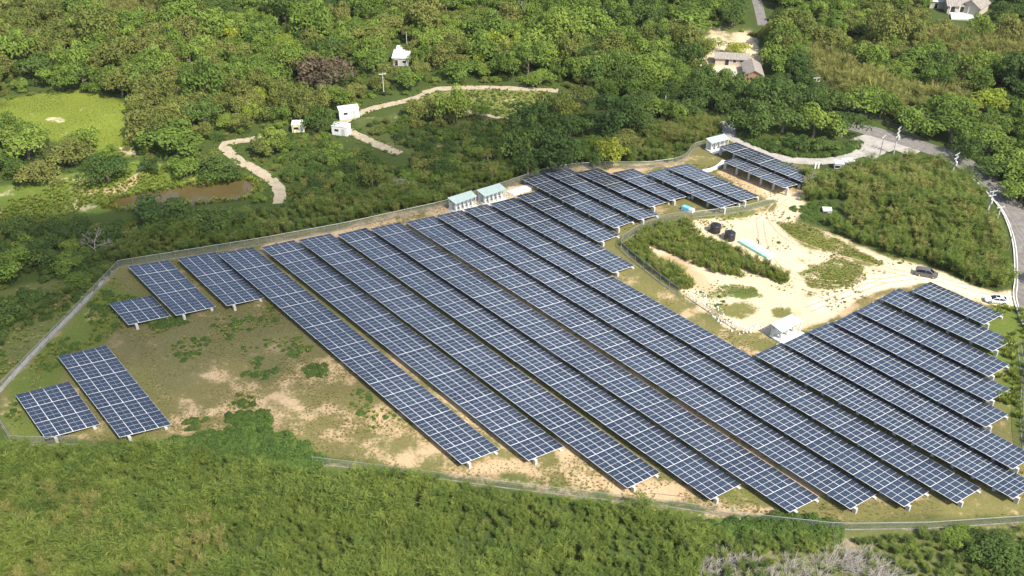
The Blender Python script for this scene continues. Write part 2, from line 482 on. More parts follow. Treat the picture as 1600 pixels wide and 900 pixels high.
# roads and tracks: strips draped over the ground
def catmull(pts, step=1.2):
    P = [Vector((p[0], p[1], 0)) for p in pts]
    P = [P[0] * 2 - P[1]] + P + [P[-1] * 2 - P[-2]]
    out = []
    for i in range(1, len(P) - 2):
        n = max(2, int((P[i + 1] - P[i]).length / step))
        for k in range(n):
            t = k / n
            out.append(.5 * ((2 * P[i]) + (P[i + 1] - P[i - 1]) * t + (2 * P[i - 1] - 5 * P[i] + 4 * P[i + 1] - P[i + 2]) * t * t + (3 * P[i] - P[i - 1] - 3 * P[i + 1] + P[i + 2]) * t ** 3))
    out.append(P[-2])
    return out


def strip(name, pts, width, mat, z=.03, wob=.0, off=0.0, step=1.2):
    P = catmull(pts, step)
    v = []; f = []
    for i, p in enumerate(P):
        d = P[min(i + 1, len(P) - 1)] - P[max(i - 1, 0)]; d = Vector((d.x, d.y, 0)).normalized(); n = Vector((-d.y, d.x, 0))
        for s in (-1, -.34, .34, 1):
            q = p + n * (off + s * width / 2 * (1 + (random.uniform(-wob, wob) if abs(s) == 1 else 0)))
            v.append((q.x, q.y, gz(q) + z))
        if i:
            a = (i - 1) * 4
            for k in range(3): f.append((a + k, a + k + 1, a + k + 5, a + k + 4))
    me = mesh_np(name, v, f, [mat])
    return tag(link(name, me), None, None, None, 'structure')


ROAD = atp([(1330, 196), (1400, 216), (1450, 232), (1500, 252), (1547, 290), (1585, 335), (1606, 385), (1612, 440), (1612, 475), (1640, 540), (1680, 620)])
strip('road', ROAD, 6.2, M['asphalt'], .05)
ROADK = catmull(ROAD); ROADK = [p for p in ROADK if p.y < at(1530, 276).y]
strip('road_edge_line', ROADK[::4] + [ROADK[-1]], .16, M['white'], .056, 0, -2.75)
kp = ROADK; kb = MB()
for i in range(len(kp) - 1):
    d = (kp[i + 1] - kp[i]).normalized(); n = Vector((-d.y, d.x, 0)); a0 = kp[i] - n * 3.25; a1 = kp[i + 1] - n * 3.25
    b0 = kp[i] - n * 3.5; b1 = kp[i + 1] - n * 3.5
    z0, z1 = gz(a0), gz(a1)
    kb.hexa([(a0.x, a0.y, z0 - .1), (a1.x, a1.y, z1 - .1), (b1.x, b1.y, z1 - .1), (b0.x, b0.y, z0 - .1), (a0.x, a0.y, z0 + .3), (a1.x, a1.y, z1 + .3), (b1.x, b1.y, z1 + .3), (b0.x, b0.y, z0 + .3)])
tag(kb.build('kerb', M['concrete']), None, None, None, 'structure')
strip('lane', atp([(1135, 190), (1142, 212), (1165, 226), (1200, 242), (1250, 252), (1300, 252), (1345, 240), (1385, 222)]), 3.6, M['cement_road'], .036, .06)
strip('junction_apron', atp([(1335, 240), (1365, 225), (1400, 222), (1440, 236)]), 10.5, M['cement_road'], .042, .05)
strip('far_road', atp([(1172, -60), (1180, -10), (1186, 14), (1192, 40)]), 3.4, M['asphalt'], .05)
strip('dirt_track', atp([(872, 142), (820, 139), (760, 137), (700, 138), (672, 142), (650, 153), (610, 163), (575, 172), (545, 186), (532, 197), (560, 212), (590, 226), (625, 240)]), 2.9, M['dirt'], .03, .14)
strip('track_by_pond', atp([(440, 208), (415, 214), (365, 222), (350, 228), (372, 250), (402, 266), (425, 282), (437, 300), (436, 318)]), 3.0, M['dirt'], .034, .14)
strip('meadow_track', atp([(168, 240), (192, 238), (218, 240)]), 2.0, M['dirt'], .03, .2)
strip('field_path', atp([(668, 158), (700, 166), (750, 178), (800, 188)]), 1.6, M['dirt_dark'], .03, .2)
for i, ln in enumerate([[(1570, 464), (1500, 446), (1440, 434), (1380, 440), (1320, 461), (1262, 484)], [(1435, 433), (1360, 415), (1290, 395), (1230, 370), (1205, 335), (1225, 312)], [(1380, 436), (1300, 440), (1230, 425), (1200, 390), (1190, 345)]]):
    for off in (-.8, .8): strip('tyre_rut', atp(ln), .34, M['rut'], .022, .35, off + .25 * i)
strip('perimeter_path', atp([(181, 424), (118, 492), (60, 551), (0, 618), (-60, 682)]), .9, M['cement_road'], .03, .2, -.9)
M['wall_base'] = solid('stained_concrete', (.20, .19, .165), .9, scale=.8, var=.3)
# ------------------------------------------------------------------ solar rows
post_me = None
M['concrete_pier'] = solid('pier_concrete', (.44, .43, .41), .85, var=.12)


def solar_row(name, label, corners, nb, zl=2.3, zr=1.05, group="solar rows on concrete piers"):
    """corners in the photo: far left (high edge), far right (low edge), near right, near left"""
    global post_me
    P = [at(*corners[0], zl), at(*corners[1], zr), at(*corners[2], zr), at(*corners[3], zl)]
    gl = .5 * (gz(P[0]) + gz(P[3]))
    root_p = Vector((P[0].x, P[0].y, gz(P[0])))
    root = thing("solar_array", label, "solar array", root_p, 0, group)

    def pt(s, t, up=0.0):
        a = P[0].lerp(P[1], s); b_ = P[3].lerp(P[2], s); q = a.lerp(b_, t)
        return q + nrm * up
    L = ((P[3] - P[0]).length + (P[2] - P[1]).length) / 2; W = ((P[1] - P[0]).length + (P[2] - P[3]).length) / 2
    nrm = (P[1] - P[0]).cross(P[3] - P[0]).normalized()
    if nrm.z < 0: nrm = -nrm
    gap = .05 / L
    rng = np.random.default_rng(abs(hash(label)) % 1000 if False else len(label) * 7 + nb)
    for i in range(nb):
        t0 = i / nb + gap / 2; t1 = (i + 1) / nb - gap / 2
        lift = rng.uniform(-.03, .03); tone0 = rng.normal(.45, .16); dull = 'dull old' in label
        v = []; f = []; mi = []; var = []
        G = [[pt(s_ / 4, t0 + (t1 - t0) * u_ / 4, lift) for s_ in range(5)] for u_ in range(5)]
        v += [x for row in G for x in row]; v += [x - nrm * .07 for row in G for x in row]
        for u_ in range(4):
            for s_ in range(4):
                k = u_ * 5 + s_; f += [(k, k + 1, k + 6, k + 5), (k + 30, k + 31, k + 26, k + 25)]
        for k in range(4):
            f += [(k, k + 25, k + 26, k + 1), (20 + k, 21 + k, 46 + k, 45 + k), (5 * k, 5 * k + 5, 5 * k + 30, 5 * k + 25), (5 * k + 4, 5 * k + 29, 5 * k + 34, 5 * k + 9)]
        mi += [0] * 48; var += [0] * 48
        eu = .050 / W; ev = .027 / L; eh = .010 / W
        for a in range(4):
            for b_ in range(4):
                tone = float(np.clip(rng.normal(tone0, .14) + (rng.random() < .03) * .5, 0, 1)) if not (dull and i < 3) else float(rng.uniform(-.35, .2))
                for h in range(2):
                    s0 = a / 4 + (eu if h == 0 else .125 + eh); s1 = a / 4 + (.125 - eh if h == 0 else .25 - eu)
                    u0 = t0 + (t1 - t0) * b_ / 4 + ev * (1.25 if b_ == 0 else 1); u1 = t0 + (t1 - t0) * (b_ + 1) / 4 - ev * (1.25 if b_ == 3 else 1)
                    n = len(v)
                    v += [pt(s0, u0, lift + .012), pt(s1, u0, lift + .012), pt(s1, u1, lift + .012), pt(s0, u1, lift + .012)]
                    f.append((n, n + 1, n + 2, n + 3)); mi.append(1); var.append(tone)
        f = np.array(f)
        me = mesh_np('panel_block', np.array([tuple(q - root_p) for q in v]), f, [M['alu'], M['cell']], mi, var)
        # make every face look outward
        bm = bmesh.new(); bm.from_mesh(me)
        for fc in bm.faces:
            if fc.material_index == 1 and fc.normal.z < 0: fc.normal_flip()
        bm.normal_update(); bm.to_mesh(me); bm.free()
        link('panel_block', me, root)
    if post_me is None:
        p = MB(); p.box((0, 0, .5), (.62, .5, 1.0)); post_me = p.mesh('concrete_pier', M['concrete_pier'])
    d = (P[3] - P[0]); az = math.atan2(d.y, d.x)
    bms = MB()
    for s in (.10, .90):
        a = pt(s, 0, -.13); b_ = pt(s, 1, -.13); bms.tube([a, b_], .06, 4)
    bms.build('beam', M['steel'], root, root_p)
    for k in range(nb + 1):
        t = k / nb
        if k == 0: t += .05 / L
        if k == nb: t += .12 / L
        for s in (.17, .88):
            q = pt(s, t, -.17); g = gz(q)
            o = link('concrete_pier', post_me, root, q - root_p, az)
            o.location.z = g - .1 - root_p.z
            o.scale = (1, 1, q.z - g + .1) if k in (0, nb) else (.8, .7, q.z - g + .1)
    return root


SR = "solar rows on concrete piers"
rows = [
    ("small three block solar array in the lower left corner of the fenced field", [(24, 617), (108, 596), (157, 663), (71, 685.6)], 3, 1.5, .4),
    ("six block solar array right beside the small one in the lower left corner", [(90, 556.6), (166.4, 539.6), (268, 663.6), (187, 683.6)], 6, 1.5, .4),
    ("tiny two block solar array near the left corner of the fence", [(170, 474), (237, 461.4), (266.8, 493.4), (201, 507.7)], 2, 1.5, .4),
    ("five block solar array closest to the bent left corner of the fence", [(200, 416.4), (263, 406.2), (337.3, 479.4), (275.5, 493)], 5, 1.5, .4),
    ("five block solar array just left of the first long row", [(277.3, 404.1), (336.8, 393.3), (413.2, 465.4), (355, 478)], 5, 1.5, .4),
    ("first long solar row, bordering the open brown field", [(339.4, 396.3), (395.4, 385.8), (781, 702.6), (722, 725.3)], 19, 1.4, .32),
    ("second long solar row counted from the open brown field", [(408, 386), (459.3, 374.7), (881.3, 697.7), (826, 719.6)], 19, 1.4, .32),
    ("third long solar row counted from the open brown field", [(465.8, 374.7), (516, 364.5), (1031.6, 738.5), (980.8, 762.9)], 22, 1.4, .32),
    ("fourth long solar row counted from the open brown field", [(526.8, 366.6), (572, 355.7), (1158.8, 756.4), (1110.6, 780.8)], 23, 1.4, .32),
    ("fifth long solar row, in the middle of the long rows, above a sandy strip", [(578, 357.2), (624, 347), (1280.7, 777), (1234.5, 800.3)], 25, 1.4, .32),
    ("sixth long solar row, starting left of the inverter shelters", [(633.5, 346.8), (677.6, 337.5), (1370.6, 771.8), (1329, 795.7)], 26, 1.4, .32),
    ("seventh long solar row, starting in front of the inverter shelters", [(681, 336.9), (721, 327.9), (1451.8, 767.8), (1413, 791.8)], 26, 1.4, .32),
    ("eighth long solar row, whose right edge borders the sandy yard", [(724, 327.1), (761, 318.8), (1533, 762.9), (1495.2, 785.6)], 27, 1.4, .32),
    ("short solar row ending at the long straight inner fence", [(765, 318.3), (803, 308.7), (991.8, 415), (958.3, 426.3)], 9, 1.4, .32),
    ("short solar row beginning at the white concrete slab", [(806, 306), (841.8, 298), (969.3, 367.6), (936, 378.4)], 6, 1.4, .32),
    ("right hand block solar row lying next to the eighth long row", [(1179, 554.3), (1221, 535), (1620, 757), (1583.7, 779)], 14, 1.6, .5),
    ("right hand block solar row whose far end lies in front of the small yard shelter", [(1225, 536.4), (1261.5, 518.8), (1617, 712), (1583, 732.8)], 12, 1.6, .5),
    ("right hand block solar row, third one in from the long rows", [(1263, 517.8), (1300, 502.5), (1575.7, 647.3), (1540.7, 667.5)], 8, 1.6, .5),
    ("right hand block solar row, fourth one in from the long rows", [(1302.5, 503.6), (1336.6, 486.7), (1578.8, 608), (1544.6, 627)], 7, 1.6, .5),
    ("right hand block solar row, third one from the parked cars", [(1337.5, 485.6), (1370, 469.8), (1577, 569.5), (1545.4, 588.5)], 6, 1.6, .5),
    ("right hand block solar row, second one from the parked cars", [(1375, 466.2), (1405, 450), (1583, 531.9), (1551.6, 548.6)], 5, 1.6, .5),
    ("short solar row nearest to the two parked cars", [(1423.8, 453.8), (1453.8, 439.8), (1567.5, 491.3), (1538, 506.9)], 4, 1.6, .5),
    ("upper solar row behind the white slab, leftmost of the upper group", [(815, 279), (850, 269.6), (992, 344.8), (960.4, 356.2)], 7, 1.6, .45),
    ("upper solar row second from the left in the upper group", [(851.5, 269.3), (885.6, 261.6), (1030.3, 335.9), (998.6, 343.2)], 7, 1.6, .45),
    ("upper solar row third from the left in the upper group, with dull old modules", [(900.5, 269.3), (934.4, 262.4), (1047, 314), (1016, 323.5)], 5, 1.6, .45),
    ("upper solar row fourth from the left in the upper group, above the blue container", [(955.5, 270.2), (988.8, 263.3), (1080, 305.6), (1047.5, 313.4)], 4, 1.6, .45),
    ("raised upper solar row left of the outermost one before the sandy passage", [(1009.4, 270), (1041, 262.6), (1157.5, 315.6), (1126, 325)], 5, 2.0, .85),
    ("raised upper solar row bordering the sandy passage", [(1043, 262.3), (1075, 255.6), (1186.5, 306.3), (1158.6, 314.2)], 5, 2.0, .85),
    ("tall solar canopy on free concrete pillars above bare sand", [(1129.9, 252), (1154.6, 243.6), (1252, 286.4), (1225.4, 293.6)], 5, 2.75, 1.45),
    ("tall solar canopy beside the curving cement lane", [(1122.3, 229.2), (1150.5, 222.2), (1278, 274.6), (1253.5, 284.4)], 6, 2.75, 1.45),
]
for lab, cor, nb, zl, zr in rows:
    solar_row("solar_array", lab, cor, nb, zl, zr)


# ------------------------------------------------------------------ inverter shelters
def basis(p, q):
    d = Vector((q.x - p.x, q.y - p.y, 0)); L = d.length; d.normalize()
    return d, Vector((-d.y, d.x, 0)), L


def shelter(label, roof, n_inv=4, slab_front=1.6):
    A, B, D, C = [at(p[0], p[1], 2.7) for p in roof]        # back left, back right, front right, front left
    g = (A + B + C + D) / 4; g.z = gz(g)
    t = thing('inverter_shelter', label, 'inverter shelter', g, 0, 'inverter shelters with pale sheet roofs')
    r = MB(); up = Vector((0, 0, .12))
    A2, B2, C2, D2 = A + Vector((0, 0, .35)), B + Vector((0, 0, .35)), C, D
    r.hexa([A2 - up, C2 - up, D2 - up, B2 - up, A2, C2, D2, B2])
    fx = (D - C).normalized()
    for k in range(1, 12):                                  # standing seams of the sheet roof
        q0 = A2.lerp(B2, k / 12); q1 = C2.lerp(D2, k / 12)
        r.hexa([q0 - fx * .02, q1 - fx * .02, q1 + fx * .02, q0 + fx * .02, q0 - fx * .02 + up * .35, q1 - fx * .02 + up * .35, q1 + fx * .02 + up * .35, q0 + fx * .02 + up * .35])
    r.build('roof', M['roof_pale'], t, g)
    s = MB(); dz = lambda p, z: Vector((p.x, p.y, gz(p) + z))
    fw = ((C + D) / 2 - (A + B) / 2); fw.z = 0; fw.normalize()
    c4 = [dz(A, -.1), dz(C + fw * slab_front, -.1), dz(D + fw * slab_front, -.1), dz(B, -.1)]
    s.hexa(c4 + [p + Vector((0, 0, .25)) for p in c4]); s.build('slab', M['concrete_white'], t, g)
    az = math.atan2((D - C).y, (D - C).x)
    for k in range(n_inv + 1):
        u = .04 + .92 * k / n_inv
        for (p, q, z) in ((A, B, 2.8), (C, D, 2.55)):
            e = p.lerp(q, u); inn = fw * (.3 if p is A else -.25)
            p_ = MB(); x = e + inn; p_.box((0, 0, z / 2), (.16, .16, z), az)
            p_.build('post', M['white'], t, (0, 0, 0), (x.x - g.x, x.y - g.y, gz(x) - g.z))
    w = MB()
    for (p, q) in ((A, B),):
        m0 = p.lerp(q, .03) + fw * .45; m1 = p.lerp(q, .97) + fw * .45
        n = Vector((0, 0, 1)); 
        w.hexa([dz(m0, .15), dz(m1, .15), dz(m1 + fw * .1, .15), dz(m0 + fw * .1, .15), dz(m0, 1.9), dz(m1, 1.9), dz(m1 + fw * .1, 1.9), dz(m0 + fw * .1, 1.9)])
    w.build('back_panel', M['concrete'], t, g)
    for k in range(n_inv):
        u = .04 + .92 * (k + .5) / n_inv
        e = A.lerp(B, u) * .35 + C.lerp(D, u) * .65
        i = MB(); i.box((0, 0, 1.25), (.8, .35, 1.0), az); i.box((0, 0, .45), (.5, .25, .6), az)
        io = i.build('inverter', M['white'], t, (0, 0, 0), (e.x - g.x, e.y - g.y, gz(e) + .15 - g.z))
        d = MB(); d.box((0, 0, 1.35), (.5, .06, .45), az); ox = fw * .21
        d.build('display', M['dark'], io, (0, 0, 0), (ox.x, ox.y, 0))
    return t


shelter("pale roofed inverter shelter by the upper fence, left one of the two together", [(699, 311), (736, 299.5), (745.4, 306.5), (712, 318.5)], 5)
shelter("pale roofed inverter shelter by the upper fence, right one, nearest the white slab", [(744.6, 298.7), (780.4, 288.2), (791.4, 295.2), (757.6, 307)], 5)
shelter("inverter shelter at the far end of the tall solar canopies", [(1102.7, 218), (1130.8, 211), (1140.2, 217), (1112.3, 224.2)], 4, 1.0)
shelter("inverter shelter on a white slab at the edge of the sandy yard", [(1204, 508), (1236, 492.8), (1255.4, 501.2), (1222, 519.6)], 3, 2.0)

s = MB(); q = [at(*p) for p in [(791, 300.5), (824, 290), (833, 293), (827, 299), (803, 306)]]
n = len(q); s.poly([(p.x, p.y, .32) for p in q][::-1] if False else [(p.x, p.y, .32) for p in q])
for i in range(n):
    a, b_ = q[i], q[(i + 1) % n]; s.quad((a.x, a.y, -.1), (b_.x, b_.y, -.1), (b_.x, b_.y, .32), (a.x, a.y, .32))
tag(s.build('concrete_slab', M['concrete_white'], None, q[0], q[0]), "bare white concrete slab between the solar rows near the upper fence", "slab")


# ------------------------------------------------------------------ fences
def fence(label, px, H=2.0, spacing=3.0, group="chain link fences round the site"):
    P = [Vector(at(*p)) for p in px]
    segs = []
    for a, b_ in zip(P[:-1], P[1:]): segs.append((b_ - a).length)
    tot = sum(segs); n = min(98, max(2, round(tot / spacing)))
    st = []; acc = 0; j = 0
    for i in range(n + 1):
        d = min(tot * i / n, tot - 1e-4)
        while d > acc + segs[j]: acc += segs[j]; j += 1
        q = P[j].lerp(P[j + 1], (d - acc) / segs[j]); q.z = gz(q); st.append((q, d))
    o0 = st[0][0]
    root = thing('chain_link_fence', label, 'fence', o0, 0, group)
    rail = MB(); rail.tube([q + Vector((0, 0, H)) - o0 for q, d in st], .035, 5); rail.build('top_rail', M['steel'], root)
    v = []; f = []; uv = []
    for i, (q, d) in enumerate(st):
        v += [q + Vector((0, 0, .05)) - o0, q + Vector((0, 0, H)) - o0]; uv += [(d, 0), (d, H)]
        if i: f.append((2 * i - 2, 2 * i, 2 * i + 1, 2 * i - 1))
    me = mesh_np('wire_mesh', [tuple(x) for x in v], f, [M['link']])
    ul = me.uv_layers.new(name='UVMap')
    ul.data.foreach_set('uv', np.array([uv[i] for fc in f for i in fc], np.float32).ravel())
    link('wire_mesh', me, root)
    kb = MB()
    for (a, d0), (b_, d1) in zip(st[:-1], st[1:]):
        d = (b_ - a).normalized(); nn = Vector((-d.y, d.x, 0)) * .1; u = Vector((0, 0, .09)); lo = Vector((0, 0, -.2))
        kb.hexa([a - nn - o0 + lo, b_ - nn - o0 + lo, b_ + nn - o0 + lo, a + nn - o0 + lo, a - nn - o0 + u, b_ - nn - o0 + u, b_ + nn - o0 + u, a + nn - o0 + u])
    kb.build('base_kerb', M['wall_base'], root)
    pm_ = MB(); pm_.tube([(0, 0, -.2), (0, 0, H + .08)], .04, 5); pme = pm_.mesh('fence_post', M['steel'])
    for q, d in st: link('fence_post', pme, root, q - o0)
    return root


fence("long chain link fence along the upper edge of the solar field", [(186, 418), (410, 382), (540, 358), (690, 325), (800, 290), (842, 275), (890, 266), (940, 262), (1010, 263), (1062, 256), (1076, 245), (1080, 234), (1100, 229)], 1.8)
fence("chain link fence down the left edge of the field", [(186, 418), (120, 488), (65, 545), (0, 612), (-60, 672)], 1.7)
fence("short chain link fence piece leaning into the lower left corner", [(-12, 640), (4, 668), (20, 694), (60, 696), (125, 694)], 2.0)
fence("chain link fence along the lower edge of the field above the green scrub", [(489, 724), (640, 742), (800, 764), (940, 780), (1060, 794), (1180, 814), (1310, 828), (1450, 826), (1600, 816), (1680, 810)], 1.5)
fence("chain link fence on the right edge beside the road", [(1602, 715), (1596, 690), (1594, 640), (1597, 590), (1590, 545)], 2.0)
fence("bent inner chain link fence between solar rows and scrub of the yard", [(1078, 341), (1035, 347), (995, 364), (966, 384), (972, 393), (1000, 416), (1035, 444), (1060, 462)], 2.0)
fence("curving inner fence below the raised upper solar rows", [(1082, 340), (1125, 335), (1165, 330), (1200, 321), (1215, 316)], 1.6)
fence("straight fence piece near the tall canopy and green knoll", [(1249.5, 310), (1272, 302), (1296, 293)], 1.8)
fence("low fence piece lying among stones at the yard corner", [(1072, 464), (1090, 476), (1120, 497), (1150, 516)], 1.0)

# ------------------------------------------------------------------ poles and wires
M['pole'] = solid('concrete_pole', (.52, .51, .49), .8, var=.1)


def pole_h(base, top_y):
    lo, hi = 1.0, 25.0
    for _ in range(40):
        m_ = (lo + hi) / 2
        if to_px(base.x, base.y, base.z + m_)[1] > top_y: lo = m_
        else: hi = m_
    return lo


def pole(label, bx, by, ty, arms=2, rad=.16, az=.6, steel=False, group='utility poles'):
    b_ = at(bx, by); b_.z = gz(b_); H = pole_h(b_, ty)
    t = thing('utility_pole', label, 'utility pole', b_, 0, group)
    p = MB(); p.tube([(0, 0, -.3), (0, 0, H)], [rad, rad * .62], 8); p.build('shaft', M['pole'] if not steel else M['bark'], t)
    tips = []
    dv = Vector((math.cos(az), math.sin(az), 0))
    for k in range(arms):
        z = H - .35 - k * 1.1
        a = MB(); a.box((0, 0, z), (2.1, .10, .10), az); ao = a.build('crossarm', M['concrete_white'], t)
        for s_ in (-.95, 0, .95):
            i = MB(); q = dv * s_; i.tube([(q.x, q.y, z + .08), (q.x, q.y, z + .4)], [.06, .045], 6); i.build('insulator', M['white'], ao)
            if k == 0: tips.append(b_ + Vector((q.x, q.y, z + .4)))
    if arms >= 2:
        c = MB(); c.tube([(dv.y * .35, -dv.x * .35, H - 3.4), (dv.y * .35, -dv.x * .35, H - 2.3)], .26, 8); c.build('transformer', M['concrete'], t)
    return tips, b_, H


tp = {}
tp['a'] = pole("pale utility pole with two crossarms at the lane junction", 1396, 241, 199, 3, .2, .9)
tp['b'] = pole("thin grey utility pole just left of the pole at the lane junction", 1374, 245, 212, 1, .12, .9, True)
tp['c'] = pole("utility pole between the knoll and the wood at the road bend", 1489, 267, 239, 2, .2, .7)
tp['d'] = pole("tall utility pole on the knoll side of the road, wires on both sides", 1542, 333, 297, 2, .25, .3)
tp['e'] = pole("short utility pole right below the tall one on the road edge", 1557, 346, 322, 1, .18, .3)
tp['f'] = pole("wooden utility pole at the road edge close to the right side", 1574, 392, 366, 0, .14, .2, True)
tp['g'] = pole("pale utility pole against the dark left edge of the olive hedge", 1271, 151, 120, 2, .18, .2)
tp['h'] = pole("far utility pole with ladder like arms beside the farm compound", 1218, 84, 62, 4, .16, .1)
tp['i'] = pole("white utility pole in the trees left of the dirt road fork", 600, 148, 114, 1, .12, .3)
tp['j'] = pole("thin dark pole beside the dirt road", 643, 175, 147, 0, .09, 0, True)
tp['k'] = pole("thin pole behind the white hut", 637, 90, 50, 0, .1, 0)
tp['l'] = pole("pale pole standing alone before the dark wood", 1038, 176, 150, 0, .17, 0)
tp['m'] = pole("thin grey pole near the yellowish shed", 459, 210, 184, 0, .09, 0, True)


def wires(label, a, b_, sag=1.0):
    w = MB()
    for p, q in zip(a[0], b_[0]):
        w.tube([p.lerp(q, k / 10) - Vector((0, 0, sag * 4 * (k / 10) * (1 - k / 10))) for k in range(11)], .03, 4)
    o = w.mesh('power_line', M['wire'], tuple(a[0][0]))
    tag(link('power_line', o, None, a[0][0]), label, 'power line', None, None)


wires("power lines hanging between the junction pole and the road bend pole", tp['a'], tp['c'])
wires("power lines hanging along the road from the bend pole to the tall pole", tp['c'], tp['d'])
wires("power lines from the hedge pole down to the lane junction", tp['g'], tp['a'], 2)
off = ([at(1640, 520) + Vector((k, 0, 10)) for k in (-1, 0, 1)],)
wires("power lines leaving the tall pole towards the right edge", tp['d'], off, 1.5)
wires("power lines between the hedge pole and the far ladder pole", tp['h'], tp['g'], 1.5)

# ------------------------------------------------------------------ houses and sheds
M['tile_grey'] = solid('weathered_roof_tile', (.25, .225, .20), .85, scale=1.2, var=.22)
M['wall_cream'] = solid('cream_plaster', (.44, .39, .32), .85, scale=.8)
M['wall_red'] = solid('brick_red', (.27, .155, .115), .85, scale=2)
M['wall_grey'] = solid('grey_plaster', (.42, .42, .40), .8)


def gable(t, o, rz, L, D, h, rh, wall, roofm, eave=.4, flat=False):
    """walls, a gabled roof along x; o is the front left corner relative to the thing, front looks to -y"""
    cr, sr = math.cos(rz), math.sin(rz)
    T = lambda x, y, z: (o[0] + x * cr - y * sr, o[1] + x * sr + y * cr, o[2] + z)
    w = MB(); w.hexa([T(0, 0, 0), T(L, 0, 0), T(L, D, 0), T(0, D, 0), T(0, 0, h), T(L, 0, h), T(L, D, h), T(0, D, h)])
    if not flat:
        for x in (0, L): w.poly([T(x, 0, h), T(x, D, h), T(x, D / 2, h + rh - .02)])
    w.build('wall', wall, t)
    r = MB(); e = eave
    if flat:
        r.hexa([T(-e, -e, h + .02), T(L + e, -e, h + .02), T(L + e, D + e, h + .02), T(-e, D + e, h + .02), T(-e, -e, h + .2), T(L + e, -e, h + .2), T(L + e, D + e, h + rh), T(-e, D + e, h + rh)])
    else:
        k = rh / (D / 2) * e
        for y0, y1 in ((-e, D / 2), (D + e, D / 2)):
            z0, z1 = h - k, h + rh
            r.hexa([T(-e, y0, z0), T(L + e, y0, z0), T(L + e, y1, z1), T(-e, y1, z1), T(-e, y0, z0 + .18), T(L + e, y0, z0 + .18), T(L + e, y1, z1 + .18), T(-e, y1, z1 + .18)])
        n = 0
        while n * .9 < L:                                   # ridges of the tile rows
            x = n * .9; n += 1
            for y0, y1 in ((-e, D / 2), (D + e, D / 2)):
                z0, z1 = h - k + .18, h + rh + .18
                r.hexa([T(x, y0, z0), T(x + .12, y0, z0), T(x + .12, y1, z1), T(x, y1, z1), T(x, y0, z0 + .06), T(x + .12, y0, z0 + .06), T(x + .12, y1, z1 + .06), T(x, y1, z1 + .06)])
    r.build('roof', roofm, t)

    def opening(name, x, z, ww, hh, mat, frame=True):
        b_ = MB(); b_.hexa([T(x, -.03, z), T(x + ww, -.03, z), T(x + ww, .1, z), T(x, .1, z), T(x, -.03, z + hh), T(x + ww, -.03, z + hh), T(x + ww, .1, z + hh), T(x, .1, z + hh)])
        ob = b_.build(name, mat, t)
        if frame:
            f = MB(); fw = .1
            for (xa, za, wa, ha) in ((x - fw, z - fw, ww + 2 * fw, fw), (x - fw, z + hh, ww + 2 * fw, fw), (x - fw, z, fw, hh), (x + ww, z, fw, hh)):
                f.hexa([T(xa, -.07, za), T(xa + wa, -.07, za), T(xa + wa, .05, za), T(xa, .05, za), T(xa, -.07, za + ha), T(xa + wa, -.07, za + ha), T(xa + wa, .05, za + ha), T(xa, .05, za + ha)])
            f.build('frame', M['white'], ob)
    return opening


# farm compound at the upper right
g = at(1160, 112)
t = thing('farmhouse', "old farm compound with grey tiled roofs round a pale courtyard", 'farmhouse', g)
p0 = at(1117, 101) - g; p1 = at(1168, 104) - g
d, nn, L = basis(p0, p1)
op = gable(t, p0, math.atan2(d.y, d.x), L, 4.4, 2.2, 1.0, M['wall_cream'], M['tile_grey'])
for x in (L - 4.6, L - 2.4): op('window', x, 1.0, .9, 1.0, M['dark'])
op('door', L - 7.0, .05, 1.2, 2.0, M['dark'])
p0 = at(1163, 126) - g; p1 = at(1191, 127) - g
d, nn, L = basis(p0, p1)
# ridge runs away from the camera: turn the block a quarter
op = gable(t, p1, math.atan2(d.y, d.x) + math.pi / 2, 9.2, L, 1.9, 1.4, M['wall_red'], M['tile_grey'])
op('door', 3.6, .05, 1.1, 1.7, M['dark']); op('window', 1.2, .8, 1.0, .8, M['dark']); op('window', 5.8, .8, 1.0, .8, M['dark'])
cy = MB(); q = [at(*p) - g for p in [(1112, 108), (1166, 104), (1160, 124), (1130, 127)]]; cy.poly([(p.x, p.y, .06) for p in q]); cy.build('courtyard', M['wall_cream'], t)
gw = [at(*p) - g for p in [(1100, 112), (1072, 98)]]
g2 = at(1084, 102)
gw = MB(); a, b_ = at(1070, 90) - g2, at(1083, 108) - g2; d, nn, L = basis(a, b_)
gw.box(((a.x + b_.x) / 2, (a.y + b_.y) / 2, .9), (L, .35, 1.8), math.atan2(d.y, d.x))
tag(gw.build('stone_wall', M['bark'], None, (0, 0, 0), g2), "dark weathered wall left of the farm compound", 'wall')

# tiled house in the top right corner
g = at(1500, 20)
t = thing('house', "big grey roofed house with white pillars in the top right corner", 'house', g)
p0 = at(1479, 21) - g; p1 = at(1526, 22) - g; d, nn, L = basis(p0, p1); rz = math.atan2(d.y, d.x)
op = gable(t, p0, rz, L, 9.0, 3.0, 2.4, M['wall_cream'], M['tile_grey'], .6)
for k in range(3): op('window', 1.0 + k * 3.0, .5, 1.5, 1.9, M['dark'])
for k in range(4):
    q = p0 + d * (.4 + k * (L - .8) / 3) - nn * 1.1; c = MB(); c.tube([(q.x, q.y, 0), (q.x, q.y, 2.9)], .22, 8); c.build('pillar', M['white'], t)
p2 = at(1528, 27) - g; op = gable(t, p2, rz + .9, 8.5, 6.5, 3.0, 2.0, M['wall_cream'], M['tile_grey'], .5)
tr = MB(); q = [at(*p) - g for p in [(1486, 31), (1522, 32), (1518, 20), (1484, 20)]]; c4 = [(p.x, p.y, -.1) for p in q]; tr.hexa(c4 + [(x, y, .5) for x, y, z in c4]); tr.build('terrace', M['concrete'], t)
g = at(1463, 12)
t = thing('outhouse', "low pale roofed outhouse left of the big corner house", 'outhouse', g)
